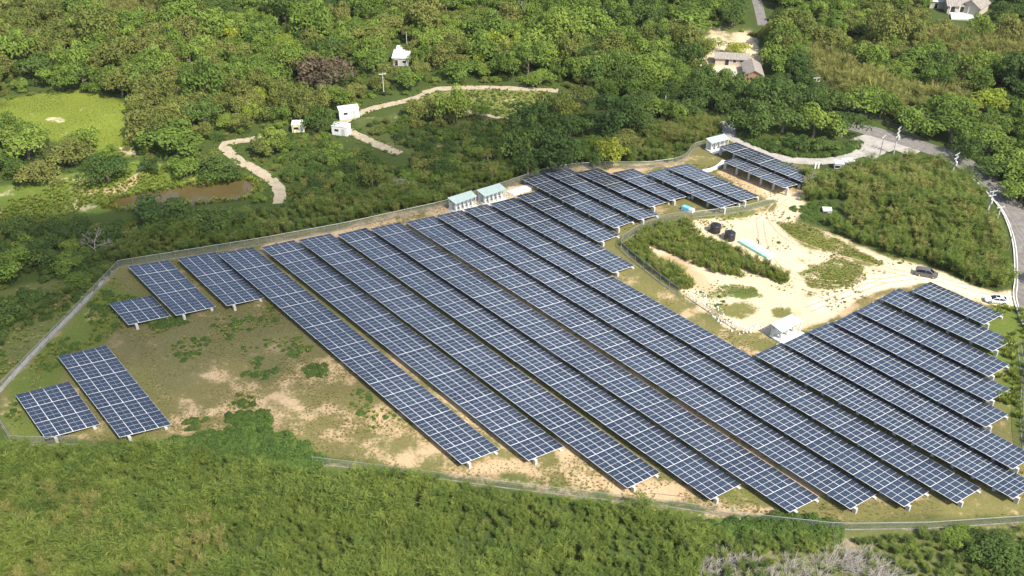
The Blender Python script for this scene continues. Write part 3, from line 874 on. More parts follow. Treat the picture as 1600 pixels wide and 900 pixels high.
p0 = at(1452, 13) - g; p1 = at(1477, 14) - g; d, nn, L = basis(p0, p1); op = gable(t, p0, math.atan2(d.y, d.x), L, 5.0, 2.4, .9, M['wall_cream'], M['concrete'], .3, True)
op('door', 1.5, .05, 1.0, 1.9, M['dark'])

# white hut in the trees
g = at(625, 103)
t = thing('hut', "small white roofed hut with a grey front among the trees", 'hut', g)
p0 = at(614, 103) - g; p1 = at(638, 103.5) - g; d, nn, L = basis(p0, p1); op = gable(t, p0, math.atan2(d.y, d.x), L, 5.2, 2.5, .8, M['wall_grey'], M['white'], .25, True)
op('door', .6, .05, 1.0, 1.9, M['dark']); op('window', 3.0, 1.0, 1.2, .8, M['dark'])
w = MB(); q = p0 + nn * 6.5 + d * .5; w.box((q.x + 1, q.y, 1.9), (2.2, 2.0, 3.8), math.atan2(d.y, d.x)); w.build('water_tank', M['white'], t)
# containers by the dirt road


def container(label, a, b_, D, H, mat, cat='container', name='container', eave=False):
    p0, p1 = at(*a), at(*b_); d, nn, L = basis(p0, p1); g = (p0 + p1) / 2; rz = math.atan2(d.y, d.x)
    t = thing(name, label, cat, g, rz)
    bx = MB(); bx.box((0, D / 2, H / 2 + .1), (L, D, H)); bx.build('body', mat, t)
    rf = MB(); rf.box((0, D / 2, H + .16), (L + .2, D + .2, .1)); rf.build('roof', M['white'], t)
    dr = MB(); dr.box((L * .25, -.02, H * .45), (.9, .08, H * .78)); dr.build('door', M['wall_grey'], t)
    wd = MB(); wd.box((-L * .18, -.02, H * .62), (1.1, .08, .6)); wd.build('window', M['dark'], t)
    ri = MB()
    for k in range(int(L / .5)): ri.box((-L / 2 + .25 + k * .5, -.015, H / 2 + .1), (.06, .05, H * .94))
    ri.build('ribs', mat, t)
    return t


container("white container cabin on the bend of the dirt track", (531, 188), (562, 184), 2.8, 2.8, M['white'])
container("white box trailer parked below the container cabin", (519, 211), (543, 214), 2.6, 2.6, M['white'], 'trailer', 'trailer')
M['cream_sheet'] = solid('cream_sheet', (.66, .60, .38), .6)
container("small yellowish shed left of the box trailer", (457, 208), (476, 207), 3.0, 2.2, M['cream_sheet'], 'shed', 'shed')
M['blue_sheet'] = solid('blue_sheet', (.10, .27, .42), .5)
container("white site box on the verge of the cement lane", (1303, 266), (1317, 267), 2.0, 1.7, M['white'], 'site box', 'site_box')
container("blue grey site box next to the white one on the lane verge", (1320, 263), (1334, 261), 2.0, 1.5, M['blue_sheet'], 'site box', 'site_box')
container("lone white cabinet in the green edge of the knoll", (1285, 337), (1298, 338), 1.6, 1.3, M['white'], 'cabinet', 'cabinet')

# ------------------------------------------------------------------ small things of the yard
def tank(label, px, py, R=1.25, H=1.9):
    g = at(px, py); g.z = gz(g)
    t = thing('water_tank', label, 'water tank', g, 0, 'black water tanks in the yard')
    b_ = MB(); prof = [(0, R * .97), (.1, R)] + sum([[(.25 + k * .33, R), (.31 + k * .33, R * 1.03), (.37 + k * .33, R)] for k in range(int((H - .4) / .33))], []) + [(H - .1, R), (H, R * .9)]
    b_.tube([(0, 0, z) for z, r in prof], [r for z, r in prof], 24); b_.build('body', M['black_plastic'], t, smooth=False)
    c = MB(); c.tube([(0, 0, H), (0, 0, H + .16), (0, 0, H + .2)], [R * .9, R * .55, .01], 24, cap=False); c.build('shoulder', M['black_plastic'], t)
    l = MB(); l.tube([(0, 0, H + .12), (0, 0, H + .3)], .36, 14); l.build('lid', M['black_plastic'], t)


tank("round black water tank at the edge of the tall grass, farther one", 1117, 362)
tank("round black water tank on the sand, nearer the white trough", 1139.5, 374)

M['turq'] = solid('turquoise_liner', (.30, .66, .62), .25, var=.08)
q = [at(*p) for p in [(1153, 379), (1167.5, 375.5), (1211, 401), (1197.5, 405)]]; g = q[0].copy()
t = thing('trough', "long white trough with a turquoise side on the sand", 'trough', g)
rl = [Vector((p.x - g.x, p.y - g.y, 0)) for p in q]
def slabq(a0, a1, a2, a3, h): return [a0, a1, a2, a3] + [p + Vector((0, 0, h)) for p in (a0, a1, a2, a3)]
mb = MB(); mb.hexa(slabq(rl[0], rl[3], rl[2], rl[1], .55)); mb.build('basin', M['white'], t)
k0, k1 = rl[0].lerp(rl[1], .38), rl[3].lerp(rl[2], .38); sh_ = (rl[0] - rl[1]).normalized() * .03; up_ = Vector((0, 0, .08))
mb = MB(); mb.hexa([x + up_ for x in slabq(rl[0] + sh_, rl[3] + sh_, k1, k0, .5)]); mb.build('liner', M['turq'], t)

q0, q1 = at(1065, 326), at(1084, 333); d, nn, L = basis(q0, q1); g = (q0 + q1) / 2
t = thing('storage_tank', "lying blue and white storage tank in the grass by the raised rows", 'storage tank', g, math.atan2(d.y, d.x))
b_ = MB(); b_.box((-.5, 0, .55), (L * .62, 1.3, .9), 0, 0, .85); b_.build('body', solid('sky_blue_plastic', (.14, .42, .62), .4), t)
b_ = MB(); b_.box((L * .32, 0, .5), (L * .33, 1.2, .8), 0, 0, .9); b_.build('end', M['white'], t)
b_ = MB()
for x in (-1.4, 1.0): b_.box((x, 0, .06), (.2, 1.3, .14))
b_.build('skid', M['concrete'], t)

for px, lab in ((1273, "left of the two white gate posts by the cement lane"), (1278, "right of the two white gate posts by the cement lane")):
    g = at(px, 264.5); b_ = MB(); b_.box((0, 0, .9), (.4, .4, 1.8)); b_.box((0, 0, 1.86), (.52, .52, .12))
    tag(b_.build('gate_post', M['concrete_white'], None, (0, 0, 0), g), lab, 'gate post', 'white gate posts')
cp = catmull(atp([(1098, 269), (1112, 266), (1122, 261), (1131, 253)]), .8); b_ = MB()
for a, e in zip(cp[:-1], cp[1:]):
    d = (e - a).normalized(); n_ = Vector((-d.y, d.x, 0)) * .45
    b_.hexa([a - n_, e - n_, e + n_, a + n_] + [p + Vector((0, 0, .5)) for p in (a - n_, e - n_, e + n_, a + n_)])
tag(b_.build('drain_channel', M['concrete_white'], None, cp[0], cp[0]), "curved white concrete drain leading to the tall canopy", 'drain')
a, e = at(1018, 771), at(1082, 778); b_ = MB(); b_.tube([(0, 0, .06), tuple(e - a + Vector((0, 0, .06)))], .06, 5)
tag(b_.build('steel_pipe', M['bark'], None, (0, 0, 0), a), "long rusty pipe lying on the sand at the lower fence", 'pipe')


# ------------------------------------------------------------------ cars
M['car_grey'] = solid('grey_car_paint', (.17, .165, .165), .3, metal=.5, var=.04, spec=.6)
M['car_white'] = solid('white_car_paint', (.80, .80, .79), .25, var=.02, spec=.6)
M['glass'] = solid('car_glass', (.012, .014, .017), .08, spec=.7)
M['tyre'] = solid('rubber', (.02, .02, .02), .8)
M['rim'] = solid('wheel_rim', (.55, .55, .56), .3, metal=.7)
M['lamp_white'] = solid('headlight', (.75, .76, .78), .15)
M['lamp_red'] = solid('tail_light', (.35, .02, .015), .25)


def car(label, a, b_, kind, paint):
    """a: rear on the ground, b: front, in the photo"""
    p0, p1 = at(*a), at(*b_); d, nn, L = basis(p0, p1); g = (p0 + p1) / 2; g.z = gz(g) + .03
    t = thing('parked_car', label, 'car', g, math.atan2(d.y, d.x), 'cars parked by the solar rows')
    Lh = 2.35
    if kind == 'van':       # x, half width, bottom, top
        body = [(-2.32, .74, .42, .95), (-2.28, .84, .30, 1.02), (-1.6, .90, .24, 1.05), (0, .91, .22, 1.04), (1.2, .90, .22, 1.02), (1.6, .88, .24, .98), (2.05, .80, .28, .86), (2.32, .62, .40, .70)]
        cab = [(-2.24, .80, 1.0), (-2.02, .72, 1.62), (-1.2, .70, 1.72), (0, .70, 1.74), (.55, .68, 1.68), (1.45, .80, 1.0)]
    else:
        body = [(-2.32, .70, .45, .88), (-2.24, .82, .30, 1.0), (-1.5, .88, .24, 1.02), (0, .89, .22, .96), (1.2, .88, .22, .94), (1.7, .86, .24, .88), (2.15, .76, .28, .76), (2.34, .60, .40, .62)]
        cab = [(-1.95, .78, 1.0), (-1.2, .66, 1.38), (-.5, .65, 1.44), (.3, .65, 1.42), (1.2, .80, .95)]
    v = []; f = []
    for x, w_, z0, z1 in body:
        v += [(x, -w_ * .92, z0), (x, -w_, (z0 + z1) / 2), (x, -w_ * .93, z1), (x, -w_ * .5, z1 + .03), (x, 0, z1 + .045), (x, w_ * .5, z1 + .03), (x, w_ * .93, z1), (x, w_, (z0 + z1) / 2), (x, w_ * .92, z0)]
    n = 9
    for i in range(len(body) - 1):
        for k in range(n): f.append((i * n + k, (i + 1) * n + k, (i + 1) * n + (k + 1) % n, i * n + (k + 1) % n))
    bm = MB(); bm.v = v; bm.f = f + [tuple(range(n)), tuple(range((len(body) - 1) * n, len(body) * n))[::-1]]; bm.m = [0] * len(bm.f)
    # roof shell
    b0 = len(bm.v); c2 = cab[1:-1]
    for x, w_, z in c2: bm.v += [(x, -w_, z - .06), (x, -w_ * .8, z), (x, w_ * .8, z), (x, w_, z - .06)]
    for i in range(len(c2) - 1):
        for k in range(3): bm.f.append((b0 + i * 4 + k, b0 + i * 4 + 4 + k, b0 + i * 4 + 5 + k, b0 + i * 4 + k + 1)); bm.m.append(0)
    # pillars
    for s_ in (-1, 1):
        for (xa, wa, za), (xb, wb, zb) in ((cab[0], cab[1]), (cab[-1], cab[-2])): bm.tube([(xa, s_ * wa, za), (xb, s_ * wb, zb - .04)], .05, 4)
        xm = -.3; bm.tube([(xm, s_ * .86, 1.0), (xm, s_ * .70, c2[1][2] - .05)], .05, 4)
    bo = bm.build('body', paint, t)
    zb = 1.0 if kind == 'van' else .95
    gs = MB(); (xa, wa, za), (xb, wb, z_) = cab[-1], cab[-2]; gs.quad((xa, -wa * .95, za), (xa, wa * .95, za), (xb, wb * .95, z_ - .03), (xb, -wb * .95, z_ - .03)); gs.build('windscreen', M['glass'], t)
    gs = MB(); (xa, wa, za), (xb, wb, z_) = cab[0], cab[1]; gs.quad((xa, wa * .95, za), (xa, -wa * .95, za), (xb, -wb * .95, z_ - .03), (xb, wb * .95, z_ - .03)); gs.build('rear_window', M['glass'], t)
    for s_ in (-1, 1):
        gs = MB(); lo = [(x, s_ * .84 if 0 < i < len(cab) - 1 else s_ * w_, zb) for i, (x, w_, z) in enumerate(cab)]; hi = [(x, s_ * w_, z - .07 if 0 < i < len(cab) - 1 else z) for i, (x, w_, z) in enumerate(cab)]
        for i in range(len(cab) - 1):
            if i == 0 or i == len(cab) - 2: gs.poly([lo[i], lo[i + 1], hi[i + 1]] if i == 0 else [lo[i], lo[i + 1], hi[i]])
            else: gs.quad(lo[i], lo[i + 1], hi[i + 1], hi[i])
        gs.build('side_window', M['glass'], t)
        for x in (-1.4, 1.4):
            wh = MB(); wh.tube([(x, s_ * .70, .33), (x, s_ * .92, .33)], .33, 14); wo = wh.build('wheel', M['tyre'], t)
            wh = MB(); wh.tube([(x, s_ * .90, .33), (x, s_ * .935, .33)], .21, 10); wh.build('rim', M['rim'], wo)
        l = MB(); l.box((2.2, s_ * .55, .62), (.16, .36, .16)); l.build('headlight', M['lamp_white'], t)
        l = MB(); l.box((-2.29, s_ * .66, .8), (.08, .22, .3)); l.build('tail_light', M['lamp_red'], t)
        l = MB(); l.box((1.0, s_ * .98, 1.02), (.14, .2, .14)); l.build('mirror', paint, t)
    if kind == 'sedan':
        l = MB(); l.poly([(-.55, -.46, 1.452), (.25, -.46, 1.435), (.25, .46, 1.435), (-.55, .46, 1.452)]); l.build('sunroof', M['glass'], t)
    return t


car("dark grey people carrier parked on the pale sandy drive", (1429.5, 428.5), (1464, 435), 'van', M['car_grey'])
car("white saloon car with dark roof parked near the road end of the drive", (1573, 474), (1539, 470.5), 'sedan', M['car_white'])

# ------------------------------------------------------------------ the person bending over beside the trough
g = at(1184.5, 383)
t = thing('person', "person in dark clothes bending forward on the sand beside the white trough", 'person', g, 2.6)
J = {'pel': (0, 0, .92), 'ab': (.08, 0, 1.08), 'ch': (.28, 0, 1.28), 'nk': (.42, 0, 1.38), 'hd': (.52, 0, 1.43), 'ht': (.62, 0, 1.50),
     'hl': (0, .10, .86), 'kl': (.07, .12, .48), 'al': (-.03, .12, .08), 'fl': (.15, .14, .04), 'hr': (0, -.10, .86), 'kr': (.02, -.12, .48), 'ar': (-.10, -.12, .08), 'fr': (.08, -.14, .04),
     'sl': (.34, .19, 1.27), 'el': (.44, .24, 1.0), 'wl': (.60, .17, .80), 'pl': (.66, .15, .72), 'sr': (.34, -.19, 1.27), 'er': (.44, -.24, 1.0), 'wr': (.60, -.17, .80), 'pr': (.66, -.15, .72)}
Rr = {'pel': .15, 'ab': .13, 'ch': .16, 'nk': .06, 'hd': .10, 'ht': .075, 'hl': .10, 'kl': .065, 'al': .045, 'fl': .04, 'hr': .10, 'kr': .065, 'ar': .045, 'fr': .04, 'sl': .075, 'el': .048, 'wl': .034, 'pl': .035, 'sr': .075, 'er': .048, 'wr': .034, 'pr': .035}
ed = ['pel-ab', 'ab-ch', 'ch-nk', 'nk-hd', 'hd-ht', 'pel-hl', 'hl-kl', 'kl-al', 'al-fl', 'pel-hr', 'hr-kr', 'kr-ar', 'ar-fr', 'ch-sl', 'sl-el', 'el-wl', 'wl-pl', 'ch-sr', 'sr-er', 'er-wr', 'wr-pr']
ks = list(J); me = bpy.data.meshes.new('body'); me.from_pydata([J[k] for k in ks], [tuple(ks.index(x) for x in e.split('-')) for e in ed], [])
M['skin'] = solid('skin', (.42, .26, .18), .6, var=.05); M['cloth'] = solid('dark_cloth', (.030, .032, .045), .85)
me.materials.append(M['cloth'])
po = link('body', me, t)
sk = po.modifiers.new('skin', 'SKIN'); sv = me.skin_vertices[0] if me.skin_vertices else None
if sv:
    for i, k in enumerate(ks): sv.data[i].radius = (Rr[k], Rr[k])
    sv.data[0].use_root = True
po.modifiers.new('sub', 'SUBSURF').levels = 1
h = MB(); h.tube([(.50, 0, 1.50), (.56, 0, 1.56), (.62, 0, 1.57), (.68, 0, 1.54)], [.05, .10, .10, .05], 8); h.build('hair', M['dark'], t)
h = MB(); h.tube([(.60, 0, 1.40), (.66, 0, 1.42), (.70, 0, 1.46)], [.03, .07, .05], 8); h.build('face', M['skin'], t)
# ------------------------------------------------------------------ plants: leaf meshes
def leaf_quads(c, nrm, size, aspect, rng, along=None):
    """one quad per row of c, facing nrm, long axis random (or along)"""
    n = len(c)
    if along is None: along = rng.normal(size=(n, 3))
    a = along - (along * nrm).sum(1, keepdims=True) * nrm
    a /= np.linalg.norm(a, axis=1, keepdims=True) + 1e-9
    b_ = np.cross(nrm, a)
    s = np.asarray(size).reshape(-1, 1) * np.ones((n, 1))
    L, W = a * s * .5, b_ * s * .5 * aspect
    v = np.stack([c - L, c + W - L * .1, c + L, c - W - L * .1], 1).reshape(-1, 3)
    f = np.arange(n * 4).reshape(n, 4)
    return v, f


def unit(v): return v / (np.linalg.norm(v, axis=1, keepdims=True) + 1e-9)


def crown_mesh(name, seed, mat, n_cl=20, per=95, flat=.62, base=.62, ls=.125, cr=(.24, .42), hollow=False):
    """crown of leaf clumps, radius about 1, lowest leaves near .35, top near base + flat"""
    rng = np.random.default_rng(seed)
    V = []; F = []; VA = []; off = 0
    d = unit(rng.normal(size=(n_cl * 3, 3))); d = d[d[:, 2] > -.35][:n_cl]
    lob = 1 + .25 * np.sin(np.arctan2(d[:, 1], d[:, 0]) * 3 + rng.uniform(0, 6)) * rng.uniform(.5, 1)
    rad = rng.uniform(.5, .92, len(d)) * lob
    cc = d * rad[:, None] * np.array([1, 1, flat]) + np.array([0, 0, base])
    cc = np.concatenate([cc, np.array([[0, 0, base + flat * .25]])])
    for k, c in enumerate(cc):
        r = rng.uniform(*cr); n = int(per * (r / .33) ** 1.5)
        q = unit(rng.normal(size=(n, 3))); q[:, 2] = np.where(q[:, 2] < -.35, -q[:, 2], q[:, 2])
        p = c + q * r * rng.uniform(.8, 1.06, (n, 1)) * np.array([1, 1, .78])
        nn = unit(q * .8 + rng.normal(size=(n, 3)) * .55 + np.array([0, 0, .55]))
        v, f = leaf_quads(p, nn, ls * rng.uniform(.7, 1.25, n), .62, rng)
        V.append(v); F.append(f + off); off += len(v)
        VA.append(np.clip(rng.normal(.45, .16) + rng.normal(0, .13, n), 0, 1))
    return mesh_np(name, np.concatenate(V), np.concatenate(F), [mat], var=np.concatenate(VA))


def trunk_mesh(name, seed, h=.75):
    rng = random.Random(seed); t = MB()
    t.tube([(0, 0, -.08), (.02, .01, h * .4), (.03, -.02, h)], [.075, .055, .03], 7)
    for k in range(5):
        a = rng.uniform(0, 6.28); z = h * rng.uniform(.35, .8); r = rng.uniform(.35, .7)
        t.tube([(0.02, 0, z), (math.cos(a) * r * .5, math.sin(a) * r * .5, z + .16), (math.cos(a) * r, math.sin(a) * r, z + .42)], [.032, .022, .008], 5)
    return t.mesh(name, M['bark'])


def plume_mesh(name, seed, mat, stems=11, nodes=10, spread=.40, ll=.30, lw=.12, droop=.35):
    """shrub of arching stems with feathery leaves, height about 1"""
    rng = np.random.default_rng(seed); C = []; NN = []; AL = []; SZ = []; VA = []
    for k in range(stems):
        a = rng.uniform(0, 2 * math.pi); out = rng.uniform(.1, 1) * spread; h = rng.uniform(.65, 1.05)
        tone = rng.normal(.45, .14)
        for j in range(nodes):
            t = .28 + .72 * (j + rng.uniform(0, .8)) / nodes
            p = np.array([math.cos(a) * out * (t ** 1.7), math.sin(a) * out * (t ** 1.7), h * (t - .12 * t ** 4)])
            for s in (-1, 1, 0):
                b = a + s * rng.uniform(.7, 1.6) + rng.normal(0, .2)
                al = np.array([math.cos(b), math.sin(b), rng.uniform(-droop, .75) * (1.2 - t * .5)]); al /= np.linalg.norm(al)
                up = np.array([rng.normal(0, .35), rng.normal(0, .35), 1.0]); up -= up.dot(al) * al; up /= np.linalg.norm(up)
                L = ll * rng.uniform(.6, 1.15) * (1.15 - .45 * t)
                C.append(p + al * L * .5); NN.append(up); AL.append(al); SZ.append(L); VA.append(np.clip(tone + rng.normal(0, .1) + .12 * t, 0, 1))
    v, f = leaf_quads(np.array(C), np.array(NN), np.array(SZ), lw, rng, np.array(AL))
    return mesh_np(name, v, f, [mat], var=np.array(VA))


def tuft_mesh(name, seed, mat, blades=24, spread=.5, w=.05):
    """grass tuft, height about 1"""
    rng = np.random.default_rng(seed); v = []; f = []; va = []
    for k in range(blades):
        a = rng.uniform(0, 6.283); r = rng.uniform(0, .35) * spread; o = rng.uniform(.1, 1) * spread; h = rng.uniform(.5, 1.0); b = a + 1.57
        ca, sa, cb, sb = math.cos(a), math.sin(a), math.cos(b) * w, math.sin(b) * w
        p0 = np.array([ca * r, sa * r, 0]); p1 = p0 + np.array([ca * o * .35, sa * o * .35, h * .6]); p2 = p0 + np.array([ca * o, sa * o, h])
        e = np.array([cb, sb, 0]); n = len(v)
        v += [p0 - e * .7, p0 + e * .7, p1 + e, p1 - e, p2 + e * .25, p2 - e * .25]
        f += [(n, n + 1, n + 2, n + 3), (n + 3, n + 2, n + 4, n + 5)]; t = np.clip(rng.normal(.5, .2), 0, 1); va += [t, t]
    return mesh_np(name, np.array(v), np.array(f), [mat], var=np.array(va))


def bare_mesh(name, seed, spread=1.0, trunk=.3, depth=5, mat=None):
    """leafless tree, height about 1, wide spreading"""
    rng = random.Random(seed); t = MB()

    def grow(p, d, L, r, k):
        q = p + d * L; mid = p.lerp(q, .5) + Vector((rng.uniform(-1, 1), rng.uniform(-1, 1), rng.uniform(-1, 1))) * L * .07
        t.tube([p, mid, q], [r, r * .85, r * .68], 5 if r > .01 else 3, cap=False)
        if k == 0: return
        for _ in range(3 if k > 1 else 4):
            dd = (d + Vector((rng.uniform(-1, 1) * spread, rng.uniform(-1, 1) * spread, rng.uniform(-.25, .55)))).normalized()
            grow(q, dd, L * rng.uniform(.62, .85), r * .62, k - 1)
    grow(Vector((0, 0, -.03)), Vector((rng.uniform(-.2, .2), rng.uniform(-.2, .2), 1)).normalized(), trunk, .015, depth)
    return t.mesh(name, mat or M['twig'])


CROWN = [crown_mesh('crown', 100 + i, M['leaf'], n_cl=15 + 3 * (i % 4), flat=(.62, .5, .75, .58, .68, .45)[i % 6], base=(.66, .6, .7, .62, .66, .6)[i % 6]) for i in range(8)]
UMB = [crown_mesh('crown', 200 + i, M['leaf_olive'], n_cl=24, flat=.34, base=1.0, per=46, cr=(.2, .34)) for i in range(2)]
FINE = [crown_mesh('crown', 300 + i, M['leaf_brown'], n_cl=34, flat=.58, base=.6, per=60, ls=.12, cr=(.22, .34)) for i in range(2)]
BUSH = [crown_mesh('bush', 400 + i, M['leaf_dark'], n_cl=15, flat=.55, base=.32, per=60, ls=.19, cr=(.32, .48)) for i in range(4)]
TRUNK = [trunk_mesh('trunk', i) for i in range(3)]; TRUNKT = trunk_mesh('trunk', 9, 1.05)
PLUME = {k: [plume_mesh('shrub', 500 + i, M[k]) for i in range(5)] for k in ('plume', 'plume_dark', 'plume_olive')}
WIDE = [plume_mesh('shrub', 540 + i, M['plume'], stems=8, nodes=9, spread=.55, ll=.44, lw=.09, droop=.7) for i in range(3)]
CREEP = [crown_mesh('creeper', 600 + i, M['creeper'], n_cl=9, flat=.40, base=.14, per=70, ls=.20, cr=(.30, .48)) for i in range(3)]
TUFT = [tuft_mesh('tuft', 700 + i, M['grass'], w=.07) for i in range(4)]
TUFTD = [tuft_mesh('tuft', 720 + i, M['grass_dry'], blades=18, spread=.8, w=.07) for i in range(4)]
CANE = [tuft_mesh('cane', 740 + i, M['plume_olive'], blades=44, spread=.42, w=.028) for i in range(4)]
BARE = [bare_mesh('bare', 800 + i, 1.05, .27, 5) for i in range(2)]
M['brush'] = solid('dead_brush', (.25, .23, .205), .85)


def brush_mesh(name, seed):
    """leaning heap of long thin dead stems, height about .6"""
    rng = random.Random(seed); t = MB()
    for k in range(34):
        a = rng.gauss(.6, .9); L = rng.uniform(.5, 1.0); o = Vector((rng.uniform(-.35, .35), rng.uniform(-.35, .35), 0))
        d = Vector((math.cos(a) * .75, math.sin(a) * .75, rng.uniform(.35, 1.0))).normalized()
        pts = [o + d * L * u + Vector((math.cos(a), math.sin(a), -.5)) * (.28 * L * u * u) for u in (0, .35, .7, 1)]
        t.tube(pts, [.010, .008, .006, .002], 3, cap=False)
        for j in range(6):
            u = rng.uniform(.3, .95); q = o + d * L * u + Vector((math.cos(a), math.sin(a), -.5)) * (.28 * L * u * u)
            e = Vector((math.cos(a) + rng.uniform(-1, 1), math.sin(a) + rng.uniform(-1, 1), rng.uniform(-.2, .9))).normalized() * rng.uniform(.1, .26)
            t.tube([q, q + e], [.005, .002], 3, cap=False)
    return t.mesh(name, M['brush'])


BRUSH = [brush_mesh('brush', 820 + i) for i in range(3)]


# ------------------------------------------------------------------ countless plants: one object each, instances on points
def scatter(name, label, cat, meshes, P, rz, sc, idx, group=None):
    """P: n x 3 points; sc: n x 3 scales; idx: which mesh"""
    pm_ = bpy.data.meshes.new(name + '_points')
    P = np.asarray(P, np.float32); n = len(P)
    pm_.vertices.add(n); pm_.vertices.foreach_set('co', P.ravel())
    a = pm_.attributes.new('rz', 'FLOAT', 'POINT'); a.data.foreach_set('value', np.asarray(rz, np.float32))
    a = pm_.attributes.new('sc', 'FLOAT_VECTOR', 'POINT'); a.data.foreach_set('vector', np.asarray(sc, np.float32).ravel())
    a = pm_.attributes.new('pick', 'INT', 'POINT'); a.data.foreach_set('value', np.asarray(idx, np.int32))
    o = link(name, pm_)
    tag(o, label, cat, group, 'stuff')
    ng = bpy.data.node_groups.new(name + '_scatter', 'GeometryNodeTree')
    ng.interface.new_socket('Geometry', in_out='INPUT', socket_type='NodeSocketGeometry'); ng.interface.new_socket('Geometry', in_out='OUTPUT', socket_type='NodeSocketGeometry')
    gi = ng.nodes.new('NodeGroupInput'); go = ng.nodes.new('NodeGroupOutput')
    jn = ng.nodes.new('GeometryNodeJoinGeometry')
    for me in reversed(meshes):
        src = bpy.data.objects.new('plant_pattern', me)      # never linked to the scene: only its mesh is read
        oi = ng.nodes.new('GeometryNodeObjectInfo'); oi.inputs['Object'].default_value = src
        ti = ng.nodes.new('GeometryNodeGeometryToInstance'); ng.links.new(oi.outputs['Geometry'], ti.inputs[0]); ng.links.new(ti.outputs[0], jn.inputs[0])
    ip = ng.nodes.new('GeometryNodeInstanceOnPoints')
    ng.links.new(gi.outputs[0], ip.inputs['Points']); ng.links.new(jn.outputs[0], ip.inputs['Instance']); ip.inputs['Pick Instance'].default_value = True

    def attr(nm, typ):
        q = ng.nodes.new('GeometryNodeInputNamedAttribute'); q.data_type = typ; q.inputs['Name'].default_value = nm
        return next(s for s in q.outputs if s.enabled and s.name == 'Attribute')
    ng.links.new(attr('pick', 'INT'), ip.inputs['Instance Index'])
    cx = ng.nodes.new('ShaderNodeCombineXYZ'); ng.links.new(attr('rz', 'FLOAT'), cx.inputs[2])
    ng.links.new(cx.outputs[0], ip.inputs['Rotation']); ng.links.new(attr('sc', 'FLOAT_VECTOR'), ip.inputs['Scale'])
    ng.links.new(ip.outputs[0], go.inputs[0])
    md = o.modifiers.new('scatter', 'NODES'); md.node_group = ng
    return o


def grid_pts(polys, spacing, jit=.9, holes=(), seed=0, world=False):
    """points about spacing apart inside the photo polygons, but not in the holes"""
    rng = np.random.default_rng(seed); out = []
    for poly in polys:
        W = poly if world else atp(poly)
        x0, x1 = min(p[0] for p in W), max(p[0] for p in W); y0, y1 = min(p[1] for p in W), max(p[1] for p in W)
        X, Y = np.meshgrid(np.arange(x0, x1, spacing), np.arange(y0, y1, spacing * .87)); X[1::2] += spacing / 2
        X = X + rng.uniform(-.5, .5, X.shape) * spacing * jit; Y = Y + rng.uniform(-.5, .5, Y.shape) * spacing * jit
        X, Y = X.ravel(), Y.ravel(); k = inpoly(X, Y, W)
        out.append(np.stack([X[k], Y[k]], 1))
    P = np.concatenate(out)
    for h in holes: P = P[~inpoly(P[:, 0], P[:, 1], h)]
    return P


def stuff(name, label, cat, meshes, polys, spacing, size, zs=(1, 1), holes=(), seed=0, patch=None, group=None, amp=.5):
    P = grid_pts(polys, spacing, holes=holes, seed=seed); rng = np.random.default_rng(seed + 5)
    if patch:
        sc_, thr = patch; k = fbm(P[:, 0], P[:, 1], sc_, seed + 3) > thr; P = P[k]
    n = len(P); s = rng.uniform(size[0], size[1], n) * (1 - amp / 2 + amp * (1.8 * fbm(P[:, 0], P[:, 1], 7, seed + 31) - .4))
    z = s * rng.uniform(zs[0], zs[1], n)
    return scatter(name, label, cat, meshes, np.column_stack([P, hz(P[:, 0], P[:, 1]) - .03]), rng.uniform(0, 6.283, n), np.column_stack([s, s, z]), rng.integers(0, len(meshes), n), group)


def near_line(P, line, w):
    k = np.zeros(len(P), bool)
    for a, b_ in zip(line[:-1], line[1:]):
        ax, ay, bx, by = a[0], a[1], b_[0], b_[1]; L2 = (bx - ax) ** 2 + (by - ay) ** 2 + 1e-9
        t = np.clip(((P[:, 0] - ax) * (bx - ax) + (P[:, 1] - ay) * (by - ay)) / L2, 0, 1)
        k |= np.hypot(P[:, 0] - ax - t * (bx - ax), P[:, 1] - ay - t * (by - ay)) < w
    return k


# foreground scrub
FG = [(-80, 700), (120, 704), (262, 706), (380, 722), (470, 745), (520, 752), (560, 742), (640, 752), (800, 773), (940, 789), (1060, 806), (1100, 830), (1130, 850), (1085, 900), (1050, 1000), (-80, 1000)]
stuff('scrub', "dense feathery green scrub filling the foreground below the lower fence", 'scrub', PLUME['plume'] + WIDE + PLUME['plume_dark'][:1], [FG], 1.2, (1.5, 3.2), (.8, 1.15), seed=11, amp=1.1, patch=(3.2, .30))
stuff('scrub', "olive green scrub and bushes in the bottom right corner", 'scrub', PLUME['plume'] + PLUME['plume_dark'], [[(1325, 848), (1400, 836), (1450, 832), (1700, 822), (1700, 1000), (1400, 1000), (1390, 880)], [(1120, 845), (1180, 842), (1310, 846), (1300, 862), (1150, 870)]], 1.3, (1.0, 2.5), (.7, 1.0), seed=12, patch=(9, .22))
stuff('creeper', "bright green creeper spilling over the lower left part of the fence", 'creeper', CREEP, [[(262, 690), (335, 676), (378, 670), (390, 652), (412, 652), (425, 676), (462, 692), (505, 720), (470, 748), (370, 728), (280, 718)], [(110, 703), (262, 696), (280, 716), (130, 716)]], 1.0, (.8, 1.6), (.5, 1.1), seed=13)
stuff('creeper', "dark green creeper over the lower fence near its right end", 'creeper', CREEP, [[(1085, 818), (1180, 812), (1235, 805), (1300, 815), (1315, 836), (1290, 850), (1150, 846)]], 1.0, (.9, 1.8), (.6, 1.2), seed=14)
stuff('scrub', "yellowish feathery scrub added partly for the sunlit tone of the lower left foreground", 'scrub', PLUME['plume_olive'], [[(-80, 770), (120, 760), (330, 800), (430, 1000), (-80, 1000)]], 2.1, (1.8, 3.1), (.9, 1.2), seed=45)  # yellower plants added; their colour partly imitates sunlight beside the cloud-shaded scrub
